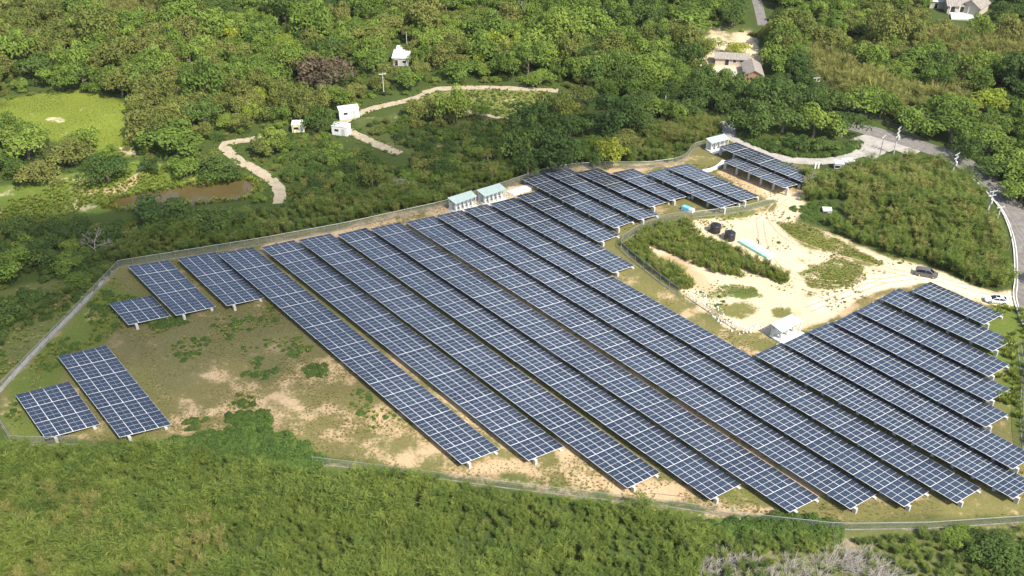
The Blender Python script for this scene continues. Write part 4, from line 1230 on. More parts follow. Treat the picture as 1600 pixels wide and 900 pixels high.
stuff('scrub', "green shoots growing through the heap of dead brushwood", 'scrub', PLUME['plume'] + PLUME['plume_dark'], [[(1085, 885), (1130, 855), (1300, 862), (1390, 880), (1400, 1000), (1050, 1000)]], 1.9, (.9, 2.0), (.8, 1.1), seed=46)
# band of scrub behind the upper fence
BAND = [(184, 412), (410, 374), (540, 349), (690, 317), (800, 282), (842, 266), (892, 257), (940, 253), (1010, 254), (1060, 247), (1074, 236), (1080, 226), (1112, 214), (1132, 200), (1100, 190), (1050, 205), (1000, 228), (940, 236), (860, 252), (760, 264), (640, 303), (520, 316), (440, 325), (330, 348), (230, 365), (185, 385)]
stuff('scrub', "dark green feathery scrub in a band behind the upper fence", 'scrub', PLUME['plume'] + PLUME['plume_dark'][:2] + PLUME['plume_olive'][:1], [BAND], 1.45, (1.8, 3.4), (.8, 1.15), seed=15, amp=.9)
# knoll
KN = [(1208, 262), (1260, 290), (1250, 312), (1240, 338), (1292, 362), (1345, 386), (1400, 402), (1470, 424), (1545, 452), (1578, 448), (1579, 405), (1562, 350), (1538, 312), (1495, 268), (1470, 256), (1400, 252), (1345, 262), (1300, 285), (1270, 285)]
stuff('scrub', "dense olive green scrub covering the knoll inside the road bend", 'scrub', PLUME['plume'] + PLUME['plume_olive'][:2], [KN], 1.75, (2.0, 4.2), (.85, 1.15), holes=[atp([(1225, 318), (1310, 318), (1318, 352), (1230, 352)])] + [atp([(bx - 12, by - 12), (bx + 20, by - 12), (bx + 12, by + 20), (bx - 12, by + 18)]) for bx, by in ((1374, 246), (1396, 242), (1489, 268), (1542, 334), (1557, 347), (1574, 393))], seed=16)
stuff('creeper', "low bright creeper round the white cabinet at the foot of the knoll", 'creeper', CREEP, [[(1235, 325), (1300, 322), (1312, 350), (1300, 362), (1245, 340)]], 1.2, (.5, 1.0), (.4, .8), holes=[atp([(1280, 330), (1302, 330), (1304, 343), (1278, 343)])], seed=43)
stuff('hedge', "low bright green hedge of creepers along the inside of the lane", 'hedge', CREEP + BUSH[:1], [[(1158, 203), (1200, 224), (1250, 236), (1295, 238), (1335, 222), (1342, 232), (1296, 246), (1245, 245), (1195, 235), (1152, 213)]], 1.1, (.8, 1.5), (.7, 1.2), seed=44)
# scrub and tall grass in the sandy yard
stuff('scrub', "tall green grass and scrub along the bent inner fence", 'scrub', PLUME['plume'] + PLUME['plume_olive'][:2] + TUFT[:1], [[(974, 386), (1000, 368), (1036, 352), (1076, 348), (1092, 368), (1112, 392), (1150, 416), (1162, 434), (1118, 428), (1072, 408), (1030, 390), (1012, 384), (1022, 402), (1062, 428), (1086, 450), (1060, 456), (1004, 412)], [(1085, 374), (1105, 374), (1130, 388), (1150, 394), (1194, 418), (1238, 439), (1222, 445), (1160, 422), (1112, 398)]], .8, (1.2, 2.5), (.8, 1.2), seed=17)
stuff('grass', "low green grass patches on the sand of the yard", 'grass', TUFT + TUFTD[:1], [[(1255, 428), (1300, 400), (1345, 414), (1356, 440), (1310, 458), (1264, 446)], [(1210, 347), (1250, 350), (1295, 370), (1330, 390), (1380, 411), (1372, 418), (1320, 402), (1258, 384)], [(1105, 458), (1140, 444), (1178, 448), (1186, 460)], [(1253, 452), (1280, 460), (1268, 464)], [(1090, 342), (1130, 350), (1140, 358), (1095, 352)]], .5, (.28, .6), (.35, .7), seed=18, patch=(5, .38))
stuff('grass', "bright green rank growth between the right hand rows and the road", 'grass', TUFT + PLUME['plume'][:2], [[(1500, 512), (1560, 480), (1588, 484), (1600, 545), (1600, 700), (1622, 700), (1622, 540), (1600, 480)], [(1545, 545), (1585, 520), (1600, 680), (1585, 660), (1592, 640), (1550, 625), (1592, 606), (1550, 588), (1590, 568)]], .95, (.8, 1.6), (.8, 1.2), seed=19)
# weeds inside the field
stuff('weeds', "green weeds growing along the left fence inside the field", 'weeds', CREEP[:2] + TUFT, [[(8, 650), (60, 552), (120, 495), (180, 435), (232, 490), (165, 530), (95, 560), (70, 610), (30, 615), (40, 690)]], 1.0, (.35, .9), (.7, 1.2), seed=20, patch=(8, .47))
stuff('weeds', "scattered clumps of weeds on the open brown field", 'weeds', CREEP[:2] + TUFT, [[(230, 510), (420, 475), (520, 570), (700, 690), (730, 726), (560, 722), (470, 690), (270, 690), (275, 660)]], 1.0, (.35, 1.0), (.35, .7), seed=21, patch=(7, .64))
stuff('weeds', "leafy weed patch at the foot of the tiny two block array", 'weeds', CREEP, [[(225, 505), (265, 496), (300, 492), (290, 508), (240, 514)], [(470, 575), (505, 566), (515, 585), (480, 592)], [(350, 650), (420, 640), (425, 662), (370, 668)]], .8, (.5, .9), (.6, 1.0), seed=22)
stuff('grass', "short dry grass tufts all over the fenced field", 'grass', TUFTD + TUFT[:1], [[(20, 690), (60, 560), (186, 420), (410, 385), (800, 300), (1060, 258), (1190, 250), (1290, 290), (1010, 352), (968, 385), (1060, 460), (1130, 515), (1210, 525), (1640, 760), (1640, 802), (1310, 818), (980, 778), (489, 716), (330, 690)]], .62, (.14, .36), (.6, 1.1), seed=23, patch=(6, .42), amp=.9)
stuff('scrub', "dark low scrub on the slope left of the fence corner", 'scrub', PLUME['plume_dark'] + BUSH[:2], [[(-80, 430), (60, 408), (170, 396), (184, 412), (120, 470), (40, 520), (-80, 600)]], 1.5, (.8, 2.2), (.7, 1.1), seed=47, patch=(8, .36), amp=.9)
# meadows
PADD = [(5, 156), (130, 143), (212, 164), (218, 222), (160, 240), (60, 215), (-60, 204), (-60, 160)]
stuff('grass', "bright yellow green meadow grass in the upper left clearing", 'grass', TUFT, [PADD], .75, (.25, .5), (.3, .6), seed=24)
stuff('reeds', "bright green reeds and grass round the muddy pond", 'reeds', TUFT, [[(-60, 305), (60, 290), (150, 268), (212, 255), (300, 278), (330, 282), (236, 297), (186, 308), (172, 322), (182, 334), (60, 350), (-60, 350)]], .85, (.5, 1.2), (.45, .9), seed=25, patch=(9, .36))
stuff('grass', "pale green grass on the small field by the dirt road", 'grass', TUFT + TUFTD[:2], [[(672, 150), (760, 140), (850, 146), (838, 184), (800, 188), (692, 165)]], 1.0, (.4, .8), (.5, .9), seed=26)
stuff('grass', "rough grass and low weeds outside the left fence", 'grass', TUFT + TUFTD[:2] + CREEP[:1], [[(-80, 480), (60, 448), (150, 432), (180, 424), (90, 508), (0, 596), (-80, 670)]], .95, (.35, .95), (.5, 1.0), seed=27, patch=(6, .30), amp=.9)
stuff('crop_bushes', "low pale green crop bushes on the small field by the dirt road", 'crop bushes', BUSH[:2] + CREEP[:1], [[(678, 152), (760, 142), (848, 148), (836, 182), (800, 186), (700, 165)]], 2.0, (.45, .8), (.6, 1.0), seed=75, amp=.8)
rng = np.random.default_rng(76); C = catmull([(x, y) for x, y in POND] + [POND[0]], .8); E_ = np.array([(p.x + rng.normal(0, .5), p.y + rng.normal(0, .5)) for p in C for _ in range(3)])
s_ = rng.uniform(.6, 1.5, len(E_)); scatter('reeds', "reeds and bank grass hanging over the water line of the pond", 'reeds', TUFT + PLUME['plume'][:1], np.column_stack([E_, np.full(len(E_), -.2)]), rng.uniform(0, 6.28, len(E_)), np.column_stack([s_, s_, s_ * .9]), rng.integers(0, 5, len(E_)))
# ragged verges of the tracks and of the bare yard
def verge(name, label, line, half, seed, n_per=1.3):
    rng = np.random.default_rng(seed); P = []
    for p in catmull(line, 1.0):
        for k in range(2):
            for _ in range(int(n_per + rng.random())): P.append((p.x + rng.normal(0, .25), p.y + rng.normal(0, .25), rng.choice([-1, 1]) * (half + rng.exponential(.8) - .2)))
    C = catmull(line, 1.0); out = []
    i = 0
    for p in P:
        a = min(range(len(C)), key=lambda j: (C[j].x - p[0]) ** 2 + (C[j].y - p[1]) ** 2); d = C[min(a + 1, len(C) - 1)] - C[max(a - 1, 0)]; d.normalize()
        out.append((p[0] - d.y * p[2], p[1] + d.x * p[2]))
    out = np.array(out); n = len(out); s = rng.uniform(.35, .9, n)
    scatter(name, label, 'grass', TUFT + CREEP[:1], np.column_stack([out, hz(out[:, 0], out[:, 1]) - .02]), rng.uniform(0, 6.28, n), np.column_stack([s, s, s * rng.uniform(.5, .9, n)]), rng.integers(0, 5, n))


verge('verge_grass', "ragged grass along the edges of the dirt road and its fork", atp([(872, 142), (820, 139), (760, 137), (700, 138), (672, 142), (650, 153), (610, 163), (575, 172), (545, 186), (532, 197), (560, 212), (590, 226), (625, 240)]), 1.4, 71)
verge('verge_grass', "ragged grass along the edges of the track past the pond", atp([(440, 208), (415, 214), (365, 222), (350, 228), (372, 250), (402, 266), (425, 282), (437, 300), (436, 318)]), 1.45, 72)
verge('verge_grass', "ragged grass along both edges of the cement lane", atp([(1142, 212), (1165, 226), (1200, 242), (1250, 252), (1300, 252), (1335, 245)]), 2.0, 73)
stuff('weeds', "thin weeds and seedlings scattered over the bare sandy yard", 'weeds', TUFT + TUFTD + CREEP[:1], [[(1000, 372), (1090, 342), (1205, 325), (1240, 340), (1290, 358), (1340, 385), (1400, 402), (1440, 420), (1330, 478), (1260, 510), (1200, 520), (1130, 505), (1060, 452)]], 1.1, (.2, .6), (.5, 1.0), seed=74, patch=(6, .55))
# olive hedge-like cane stands at the right
H1 = [(1244, 96), (1262, 84), (1300, 88), (1342, 118), (1400, 140), (1480, 152), (1520, 168), (1480, 180), (1400, 182), (1330, 166), (1290, 158), (1262, 132)]
H2 = [(1428, 62), (1500, 64), (1600, 74), (1660, 78), (1660, 150), (1590, 140), (1500, 122), (1452, 92)]
H3 = [(160, -10), (262, 2), (276, 46), (228, 50), (150, 30)]
stuff('scrub', "tall olive brown thicket covering the slope right of the hedge pole", 'scrub', PLUME['plume_olive'] + CANE[:2], [H1, H2], 2.0, (4.2, 6.2), (.85, 1.15), seed=28)
stuff('scrub', "olive brown thicket at the top edge left of centre", 'scrub', PLUME['plume_olive'] + CANE[:2], [H3], 2.4, (3.5, 5.0), (.85, 1.1), seed=29)
stuff('scrub', "greyish brown thicket in front of the dark wood above the fence corner", 'scrub', PLUME['plume_olive'], [[(1010, 205), (1060, 196), (1118, 190), (1128, 204), (1090, 222), (1040, 226), (1005, 226)]], 1.7, (2.6, 3.6), (.85, 1.2), seed=30)

# rubble
rng = np.random.default_rng(3); rb = MB()
P = grid_pts([[(1075, 462), (1096, 452), (1160, 512), (1220, 500), (1222, 508), (1160, 524), (1140, 518)]], .8, seed=40)
for x, y in P:
    s = rng.uniform(.15, .5); rb.box((x, y, s * .25), (s, s * rng.uniform(.6, 1), s * .6), rng.uniform(0, 3), 0, rng.uniform(.5, .9))
ro = rb.build('rubble', M['concrete'], None); tag(ro, "grey stones and rubble strewn along the corner of the sandy yard", 'rubble', None, 'stuff')

# ------------------------------------------------------------------ trees and bushes one can tell apart
KINDS = {'leaf': (CROWN, 'leaf'), 'dark': (CROWN, 'leaf_dark'), 'olive': (CROWN, 'leaf_olive'), 'bright': (CROWN, 'leaf_bright'), 'umbrella': (UMB, 'leaf_olive'), 'brown': (FINE, 'leaf_brown'), 'rust': (FINE, 'leaf_rust'), 'fine': (FINE, 'leaf_dark')}
N_TREES = 0
TREES = []          # x, y, R


def recol(o, mat):
    o.material_slots[0].link = 'OBJECT'; o.material_slots[0].material = M[mat]


def tree_at(x, y, R, kind, label, group=None, zf=1.0, seed=None):
    global N_TREES
    N_TREES += 1
    r_ = random.Random(int(seed) if seed is not None else N_TREES * 13)
    crowns, mat = KINDS[kind]
    t = thing('tree', label, 'tree', (x, y, gz((x, y)) - .05), r_.uniform(0, 6.28), group)
    c = link('crown', r_.choice(crowns), t); recol(c, mat)
    tr = link('trunk', TRUNKT if kind == 'umbrella' else r_.choice(TRUNK), t)
    t.scale = (R * r_.uniform(.92, 1.08), R * r_.uniform(.92, 1.08), R * zf * r_.uniform(.92, 1.1))
    TREES.append((x, y, R))
    return t


def hero(px, py, rpx, kind, label, zf=1.0, group=None):
    """px, py: middle of the crown in the photo; rpx: its radius there"""
    p = at(px, py); s = ppm(px, py); R = rpx / s
    zc = R * zf * (1.05 if kind == 'umbrella' else .7)
    q = at(px, py, zc)
    return tree_at(q.x, q.y, R, kind, label, group, zf)


heroes = [
    (505, 110, 44, 'brown', "big round tree with purple brown leaves among green trees", .85),
    (318, 112, 33, 'umbrella', "olive umbrella shaped tree with a pale bare trunk", .85),
    (636, 124, 24, 'leaf', "round leafy tree right below the white hut", .85),
    (580, 94, 28, 'leaf', "round leafy tree left of the white hut", .9),
    (498, 186, 26, 'fine', "dark fine leaved tree between the yellowish shed and the container cabin", 1.1),
    (275, 212, 46, 'leaf', "large light green tree below the meadow in the upper left", .8),
    (318, 178, 30, 'dark', "dark leafy tree behind the large light green one below the meadow", .9),
    (345, 265, 32, 'dark', "broad dark tree leaning over the far end of the pond", .7),
    (290, 262, 25, 'leaf', "lighter leafy tree on the pond bank beside the dark one", .8),
    (238, 258, 20, 'dark', "small dark tree at the left end of the pond bank trees", .8),
    (165, 266, 36, 'dark', "glossy dark green leafy tree left of the pond path", .75),
    (105, 238, 32, 'olive', "olive tree with pale twigs at the edge of the left clearing", .75),
    (40, 228, 34, 'leaf', "leafy tree at the left edge below the clearing", .8),
    (55, 268, 28, 'olive', "loose olive tree above the reeds at the left edge", .8),
    (250, 330, 42, 'dark', "wide dark domed tree hiding the near side of the pond", .55),
    (330, 342, 36, 'fine', "wide dark tree right of the domed tree by the pond", .5),
    (402, 308, 13, 'leaf', "small leafy bush tree at the pond outlet", .8),
    (18, 415, 32, 'leaf', "leafy tree at the left edge beside the fence corner", .8),
    (62, 400, 26, 'dark', "dark tree behind the leafy tree at the left edge", .8),
    (100, 412, 24, 'leaf', "low leafy tree in front of the leafless spreading tree", .7),
    (125, 435, 20, 'leaf', "small bright leafy tree near the fence corner", .6),
    (20, 355, 24, 'dark', "dark tree at the left edge above the fence corner", .8),
    (835, 185, 38, 'dark', "dark round tree at the near end of the dirt road", .9),
    (905, 148, 30, 'umbrella', "flat topped olive tree over the right end of the dirt road", .8),
    (955, 182, 42, 'dark', "wide dark tree below the flat topped olive tree", .75),
    (890, 200, 34, 'dark', "dark tree between two dark round ones above the scrub band", .75),
    (1005, 190, 26, 'fine', "dark fine leaved tree left of the brownish thicket", .8),
    (980, 215, 28, 'olive', "low olive tree in front of the dark wood", .6),
    (1216, 100, 24, 'leaf', "bright leafy tree right of the farm compound", 1.0),
    (1222, 122, 18, 'dark', "darker leafy tree below the bright one by the compound", .8),
    (1150, 75, 17, 'bright', "yellow green tree behind the farm compound", .8),
    (1110, 72, 20, 'leaf', "light green tree in front of the sand patch by the compound", .7),
    (1068, 50, 16, 'rust', "rusty orange leaved tree left of the pale sand patch", .7),
    (1088, 62, 14, 'bright', "small yellow green tree beside the rusty orange one", .8),
    (1106, 104, 11, 'olive', "small olive tree in the left part of the compound", .7),
    (1540, 158, 29, 'bright', "large yellow green dome shaped tree at the right", .75),
    (1332, 66, 14, 'bright', "small golden yellow tree among the trees of the right slope", .7),
    (1376, 62, 11, 'bright', "little yellow tree right of the golden yellow one", .7),
    (1363, 110, 18, 'bright', "yellow topped tree in the middle of the right slope", .6),
    (1340, 126, 12, 'bright', "small yellow green tree below the yellow topped one", .8),
    (1384, 42, 12, 'bright', "yellow green treetop near the upper part of the right slope", .7),
    (1436, 92, 33, 'leaf', "big leafy tree in the middle of the right slope", .8),
    (1402, 104, 22, 'leaf', "leafy tree left of the big one on the right slope", .8),
    (1500, 130, 18, 'umbrella', "small flat dark crowned tree above the yellow green dome", .8),
    (1512, 68, 24, 'dark', "dark round tree standing in the olive thicket", .7),
    (1225, 185, 34, 'dark', "dark leafy tree at the left end of the wood before the lane", .9),
    (1275, 190, 36, 'leaf', "leafy tree in the middle of the wood before the lane", .9),
    (1318, 195, 30, 'dark', "dark leafy tree at the road end of the wood before the lane", .9),
    (1250, 222, 24, 'dark', "low dark tree right above the bend of the lane", .8),
    (1175, 190, 32, 'dark', "dark tree over the left start of the lane", .9),
    (1290, 226, 20, 'dark', "low leafy tree above the lane before the junction", .8),
    (1432, 188, 30, 'leaf', "leafy tree behind the junction pole", .9),
    (1490, 200, 32, 'leaf', "light leafy tree right of the junction along the road", .9),
    (1550, 215, 34, 'leaf', "light leafy tree above the road bend", .9),
    (1510, 232, 24, 'dark', "dark tree shading the road bend", .9),
    (1590, 250, 36, 'leaf', "large leafy tree at the right edge above the road", .9),
    (1555, 262, 26, 'dark', "dark tree overhanging the road near the tall pole", .8),
    (1600, 300, 30, 'leaf', "leafy tree at the right edge beside the tall pole", .8),
    (1570, 150, 22, 'dark', "dark tree right of the yellow green dome", .8),
    (910, 32, 40, 'leaf', "large leafy tree at the top edge right of centre", .9),
    (1080, 28, 40, 'leaf', "wide leafy tree at the top edge above the farm compound", .7),
    (1145, 26, 24, 'dark', "dark tree beside the far road at the top", .9),
    (760, 45, 34, 'leaf', "broad leafy tree near the top centre", .8),
    (690, 60, 30, 'leaf', "leafy tree right above the white hut", .9),
    (720, 105, 30, 'leaf', "leafy tree over the middle of the dirt road", .8),
    (845, 120, 26, 'leaf', "leafy tree in front of the right end of the dirt road", .7),
    (100, 40, 34, 'olive', "broad olive tree in the upper left", .7),
    (60, 100, 30, 'dark', "dark tree above the clearing in the upper left", .9),
    (90, 120, 28, 'leaf', "leafy tree on the far edge of the clearing", .8),
    (195, 115, 24, 'olive', "pale brownish olive tree at the clearing corner", .7),
    (1000, 145, 28, 'leaf', "leafy tree left of the lone pale pole", .8),
    (1090, 150, 34, 'dark', "dark leafy tree right of the lone pale pole", .8),
    (1130, 154, 28, 'dark', "dark tree just below the farm courtyard", .8),
    (640, 275, 16, 'leaf', "small leafy tree right of the scrub in the middle ground", .8),
    (720, 292, 0.1, 'leaf', "", 1),
    (581, 275, 20, 'olive', "small open tree with a visible trunk behind the scrub band", 1.1),
    (762, 240, 20, 'umbrella', "light green spreading tree above the scrub band", .9),
    (610, 285, 14, 'olive', "yellowish small tree left of the bare white twigged one", .8),
    (690, 262, 22, 'dark', "dark bushy tree in the middle ground right of centre", .7),
    (515, 285, 16, 'olive', "yellow green small tree above the scrub band left of centre", .7),
    (1560, 860, 38, 'dark', "dark glossy bush tree in the bottom right corner", .6),
    (1500, 838, 22, 'leaf', "mid green bush below the fence at the lower right", .6),
]
for px, py, r_, kind, lab, zf in heroes:
    if r_ > 1: hero(px, py, r_, kind, lab, zf)


def single(name, label, cat, me, px, py, sx, sz, group=None, rz=0.0, mat=None):
    p = at(px, py); p.z = gz(p)
    o = link(name, me, None, p, rz); o.scale = (sx, sx, sz)
    if mat: recol(o, mat)
    if name == 'bare_tree': TREES.append((p.x, p.y, 3.2)); TREES.append((p.x + .3, p.y - 4.5, 2.5))
    return tag(o, label, cat, group)


single('bare_tree', "leafless grey tree with wide spreading twigs left of the fence corner", 'bare tree', BARE[0], 153, 397, 8.5, 6.0, None, 2.0)
single('bare_tree', "small leafless grey tree in front of the purple brown tree", 'bare tree', BARE[1], 508, 150, 6.0, 5.5)
single('bare_tree', "leafless pale tree above the fence in front of the dark wood", 'bare tree', BARE[1], 852, 240, 6.5, 5.5, None, 1.0)
single('bare_tree', "leafless whitish small tree in the scrub of the middle ground", 'bare tree', BARE[0], 628, 300, 5.5, 5.0, None, 4.0)
single('bare_tree', "leafless grey treetop near the top edge", 'bare tree', BARE[0], 822, 32, 9.0, 8.0, None, 3.0)
single('bare_tree', "leafless grey bush by the tracks in the upper left wood", 'bare tree', BARE[1], 55, 72, 8.0, 7.0, None, 3.3)
brs = random.Random(5)
for i in range(30):
    px = brs.uniform(1095, 1395); py = brs.uniform(878, 935) - (px - 1250) ** 2 / 2500 * 0 ; s_ = brs.uniform(3.0, 4.6)
    single('dry_brush', "heap of dead grey brushwood at the lower edge of the photo", 'dry brush', BRUSH[i % 3], px, py, s_, s_ * .62, 'dead grey brushwood in the foreground', brs.uniform(-.5, .7))

# forest fill
HOLES = [atp(PADD), atp(FIELD), atp(BAND), atp(KN), atp(H1), atp(H2), atp(H3), POND,
         atp([(-300, 292), (60, 287), (150, 264), (214, 246), (300, 280), (400, 282), (410, 342), (180, 346), (-300, 352)]),
         atp([(660, 146), (760, 133), (880, 138), (845, 192), (800, 196), (690, 172)]),
         atp([(1100, 95), (1125, 60), (1192, 60), (1204, 128), (1236, 124), (1240, 142), (1195, 158), (1140, 146), (1075, 126)]), atp([(1095, 52), (1160, 50), (1176, 62), (1130, 66), (1080, 80)]),
         atp([(1440, -15), (1560, -15), (1562, 40), (1530, 62), (1480, 64), (1440, 40)]), atp([(606, 70), (646, 70), (648, 128), (600, 128)]),
         atp([(520, 170), (572, 166), (560, 222), (512, 222)]), atp([(450, 190), (482, 190), (482, 214), (450, 216)]),
         atp([(1080, 230), (1150, 200), (1220, 240), (1345, 232), (1420, 205), (1640, 320), (1640, 700), (1000, 700), (1000, 330)]),
         atp([(-300, 470), (60, 446), (150, 430), (190, 412), (1000, 250), (1640, 600), (1640, 1000), (-300, 1000)]),
         atp([(1130, 205), (1145, 208), (1180, 236), (1290, 260), (1345, 245), (1400, 240), (1400, 215), (1340, 190), (1335, 215), (1290, 240), (1215, 232), (1165, 215), (1150, 190)])]
LINES = [(ROAD, 5.5), (atp([(872, 142), (820, 139), (760, 137), (700, 138), (672, 142), (650, 153), (610, 163), (575, 172), (545, 186), (532, 197), (560, 212), (590, 226), (625, 240)]), 4.0),
         (atp([(440, 208), (415, 214), (365, 222), (350, 228), (372, 250), (402, 266), (425, 282), (437, 300), (436, 318)]), 3.6), (atp([(1172, -60), (1180, -10), (1186, 14), (1192, 40)]), 4.5),
         (atp([(1135, 190), (1142, 212), (1165, 226), (1200, 242), (1250, 252), (1300, 252), (1345, 240)]), 5)]
DR = LINES[1][0]; LINES += [([(x, y - 5) for x, y in DR], 4.0), ([(x, y - 8) for x, y in DR[2:9]], 3.0), ([(x, y - 5) for x, y in LINES[2][0]], 3.5), ([(x - 3, y - 5) for x, y in LINES[3][0]], 4.0)]
ALL = [(-235, 150), (235, 150), (330, 520), (-330, 520)]
SHRUBZ = atp([(430, 220), (520, 222), (640, 190), (800, 195), (850, 235), (760, 262), (640, 300), (520, 314), (440, 322), (445, 280)])
SHRUBY = atp([(-40, 340), (180, 340), (200, 380), (60, 440), (-40, 445)])


def clear(P, w=0.0):
    k = np.ones(len(P), bool)
    for L_, d in LINES: k &= ~near_line(P, L_, d + w)
    P = P[k]
    T = np.array(TREES); kk = np.ones(len(P), bool)
    for x, y, R in T: kk &= np.hypot(P[:, 0] - x, P[:, 1] - y) > R * .95 + w
    return P[kk]


rng = np.random.default_rng(99)
P = clear(grid_pts([ALL], 5.4, 1.0, HOLES, seed=50, world=True), 1.2)
P = P[~inpoly(P[:, 0], P[:, 1], SHRUBZ)]
P = P[~inpoly(P[:, 0], P[:, 1], atp([(-300, 345), (60, 345), (200, 335), (440, 310), (440, 345), (200, 405), (60, 415), (-300, 415)]))]
PX = np.array([to_px(x, y, 3) for x, y in P])
vis = (PX[:, 0] > -40) & (PX[:, 0] < 1640) & (PX[:, 1] > -60) & (PX[:, 1] < 960)
R = rng.uniform(2.4, 5.0, len(P)) * (.85 + .4 * fbm(P[:, 0], P[:, 1], 30, 8)); R = np.where(rng.uniform(0, 1, len(P)) < .09, R * 1.45, R); dist = np.hypot(np.hypot(P[:, 0], P[:, 1]), CAM_H)
nz = fbm(P[:, 0], P[:, 1], 45, 5); n2_ = rng.uniform(0, 1, len(P))
kind = np.where(n2_ < .03, 'bright', np.where(nz + (n2_ - .5) * .35 < .37, 'olive', np.where(nz + (n2_ - .5) * .35 > .60, 'dark', 'leaf')))
left_top = (PX[:, 0] < 320) & (PX[:, 1] < 70); kind = np.where(left_top & (n2_ < .7) & (n2_ > .03), 'olive', kind)
mid = (PX[:, 0] > 1060) & (PX[:, 0] < 1350) & (PX[:, 1] > 120) & (PX[:, 1] < 250); kind = np.where(mid & (n2_ < .75), 'dark', kind)
order = np.argsort(-(R / dist) * vis)
KW = {'leaf': 'mid green', 'dark': 'dark green', 'olive': 'olive', 'bright': 'yellow green'}


def region(px, py):
    if px < 430: return 'wood in the upper left' if py < 235 else 'bushy ground left of the pond and fence corner'
    if px < 860: return 'wood at the top centre' if py < 135 else 'bushy ground along the dirt track'
    if px < 1180: return 'wood left of the farm compound'
    if px < 1400 and py > 130: return 'wood between compound and lane'
    return 'wood on the right slope'


n_ind = 296 - N_TREES
for i in order[:n_ind]:
    rg = region(*PX[i])
    tree_at(P[i, 0], P[i, 1], R[i], str(kind[i]), f"{KW[str(kind[i])]} leafy tree of the {rg}", f"{KW[str(kind[i])]} trees of the {rg}", random.uniform(.8, 1.5), i)
rest = order[n_ind:]
CR2 = {}
for kd in ('leaf', 'dark', 'olive', 'bright'):
    for c in CROWN[:5]:
        m2_ = c.copy(); m2_.materials[0] = M[KINDS[kd][1]]; CR2.setdefault(kd, []).append(m2_)
ml = sum((CR2[k] for k in ('leaf', 'dark', 'olive', 'bright')), []); ki = {'leaf': 0, 'dark': 5, 'olive': 10, 'bright': 15}
idx = np.array([ki[str(kind[i])] + rng.integers(0, 5) for i in rest])
sc = np.column_stack([R[rest] * rng.uniform(.9, 1.1, len(rest)), R[rest] * rng.uniform(.9, 1.1, len(rest)), R[rest] * rng.uniform(.8, 1.5, len(rest))])
scatter('forest', "dense mass of leafy treetops of the woods behind the solar field", 'forest', ml, np.column_stack([P[rest], hz(P[rest, 0], P[rest, 1]) - .05]), rng.uniform(0, 6.28, len(rest)), sc, idx)

# undergrowth below the trees, bushes one can tell apart in the bushy ground
U = clear(grid_pts([ALL], 3.1, 1.0, HOLES[:7] + HOLES[8:], seed=60, world=True), -.6)
U = U[~inpoly(U[:, 0], U[:, 1], POND)]
pxu = np.array([to_px(x, y) for x, y in U]); U = U[(pxu[:, 0] > -150) & (pxu[:, 0] < 1750) & (pxu[:, 1] > -80)]
n = len(U); s_ = rng.uniform(.8, 1.6, n)
UM = []
for kd in ('leaf', 'leaf_dark', 'leaf_olive'):
    for c in BUSH[:3]: q = c.copy(); q.materials[0] = M[kd]; UM.append(q)
scatter('undergrowth', "low bushes and undergrowth filling the gaps between the trees", 'undergrowth', UM + PLUME['plume'][:2], np.column_stack([U, hz(U[:, 0], U[:, 1]) - .05]), rng.uniform(0, 6.28, n), np.column_stack([s_, s_, s_ * rng.uniform(.8, 1.3, n)]), rng.integers(0, len(UM) + 2, n))

B = np.concatenate([clear(grid_pts([SHRUBZ], 3.6, 1.0, HOLES, seed=61, world=True), .3), clear(grid_pts([SHRUBY], 4.0, 1.0, HOLES, seed=62, world=True), .3)])
for i, (x, y) in enumerate(B[:260]):
    o = link('bush', random.choice(BUSH), None, (x, y, gz((x, y)) - .05), random.uniform(0, 6.28)); r_ = random.uniform(1.3, 2.6); o.scale = (r_, r_ * random.uniform(.85, 1.15), r_ * random.uniform(.8, 1.25))
    k_ = random.choice(['leaf', 'leaf_dark', 'leaf_dark', 'leaf_olive', 'plume_dark']); recol(o, k_)
    kw = {'leaf': 'mid green', 'leaf_dark': 'dark green', 'leaf_olive': 'olive', 'plume_dark': 'deep green'}[k_]
    rg = region(*to_px(x, y)); tag(o, f"{kw} bush of the {rg}", 'bush', f"{kw} bushes of the {rg}")

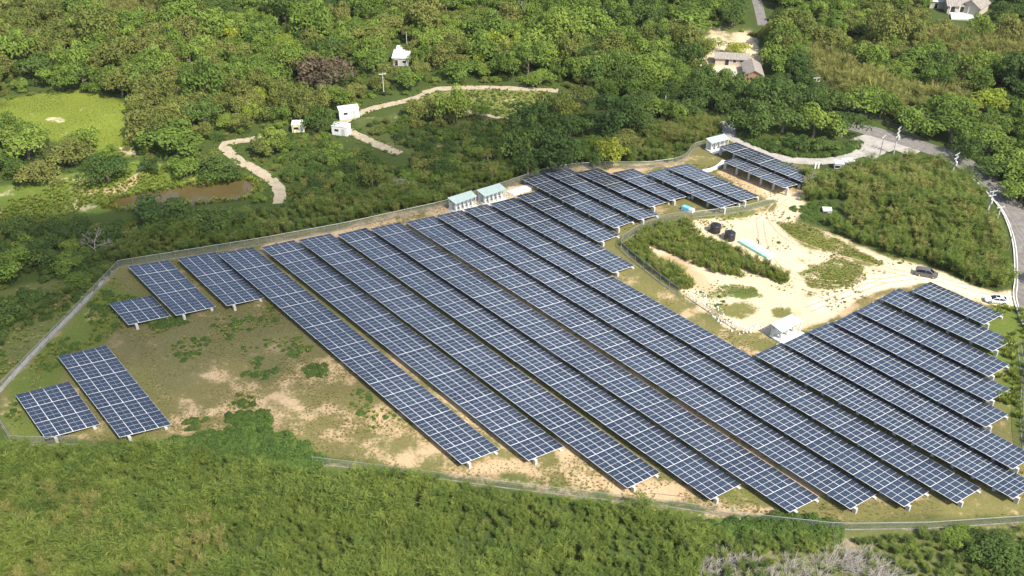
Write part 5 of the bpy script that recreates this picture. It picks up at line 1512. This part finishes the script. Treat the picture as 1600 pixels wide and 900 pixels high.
# ------------------------------------------------------------------ the cloud whose shadow lies over the left part of the site
CLOUD_H = 620.0
spots = [(-110, 168, 18, 1.0), (-85, 165, 19, 1.0), (-60, 168, 19, 1.0), (-35, 186, 19, .9), (-12, 215, 18, .9), (12, 232, 18, .85), (38, 256, 16, .7), (-60, 150, 18, .6), (-30, 160, 18, .4)]
cx0, cx1, cy0, cy1 = -190, 110, 105, 330
cxs = np.linspace(cx0, cx1, 76); cys = np.linspace(cy0, cy1, 58); CX, CY = np.meshgrid(cxs, cys)
T_ = sum(a * np.exp(-((CX - x) ** 2 + (CY - y) ** 2) / (2 * s * s)) for x, y, s, a in spots)
T_ = T_ * (.55 + .9 * fbm(CX, CY, 26, 77)) - .22
edge = np.minimum.reduce([CX - cx0, cx1 - CX, CY - cy0, cy1 - CY]) / 25
T_ = np.clip(np.minimum(T_, edge), 0, 1.5) * 55
sh = SUN_DIR * (CLOUD_H / SUN_DIR.z)
nxc, nyc = len(cxs), len(cys); idc = np.arange(nxc * nyc).reshape(nyc, nxc)
topv = np.stack([CX + sh.x, CY + sh.y, CLOUD_H + T_ * .8], -1).reshape(-1, 3); botv = np.stack([CX + sh.x, CY + sh.y, CLOUD_H - T_ * .2 - .5], -1).reshape(-1, 3)
qt = np.stack([idc[:-1, :-1], idc[:-1, 1:], idc[1:, 1:], idc[1:, :-1]], -1).reshape(-1, 4); keep_ = (T_.ravel()[qt] > 0).any(1); qt = qt[keep_]
qb = qt[:, ::-1] + nxc * nyc
# close the rim
cnt = {}
for q in qt:
    for a, b_ in zip(q, np.roll(q, -1)): cnt[(a, b_)] = 1
rim = [(a, b_) for (a, b_) in cnt if (b_, a) not in cnt]
qr = np.array([(b_, a, a + nxc * nyc, b_ + nxc * nyc) for a, b_ in rim])
m, nt, b, o = new_mat('cloud_vapour'); nt.nodes.remove(b)
vs = N(nt, "ShaderNodeVolumePrincipled"); vs.inputs["Color"].default_value = (.9, .9, .92, 1); vs.inputs["Density"].default_value = .014; nt.links.new(vs.outputs[0], o.inputs["Volume"])
M['cloud'] = m
cme = mesh_np('cloud', np.concatenate([topv, botv]), np.concatenate([qt, qb, qr]), [m], smooth=True)
tag(link('cloud', cme), "white cloud drifting above the site", 'cloud', None, 'structure')

# the air of the site
hb = MB(); hb.box((0, 170, 75), (1400, 1400, 156)); m, nt, b, o = new_mat('air'); nt.nodes.remove(b)
vs = N(nt, "ShaderNodeVolumePrincipled"); vs.inputs["Color"].default_value = (.93, .95, 1.0, 1); vs.inputs["Density"].default_value = .00004; nt.links.new(vs.outputs[0], o.inputs["Volume"])
tag(hb.build('haze', m), "thin pale haze in the air over the site", 'haze', None, 'stuff')
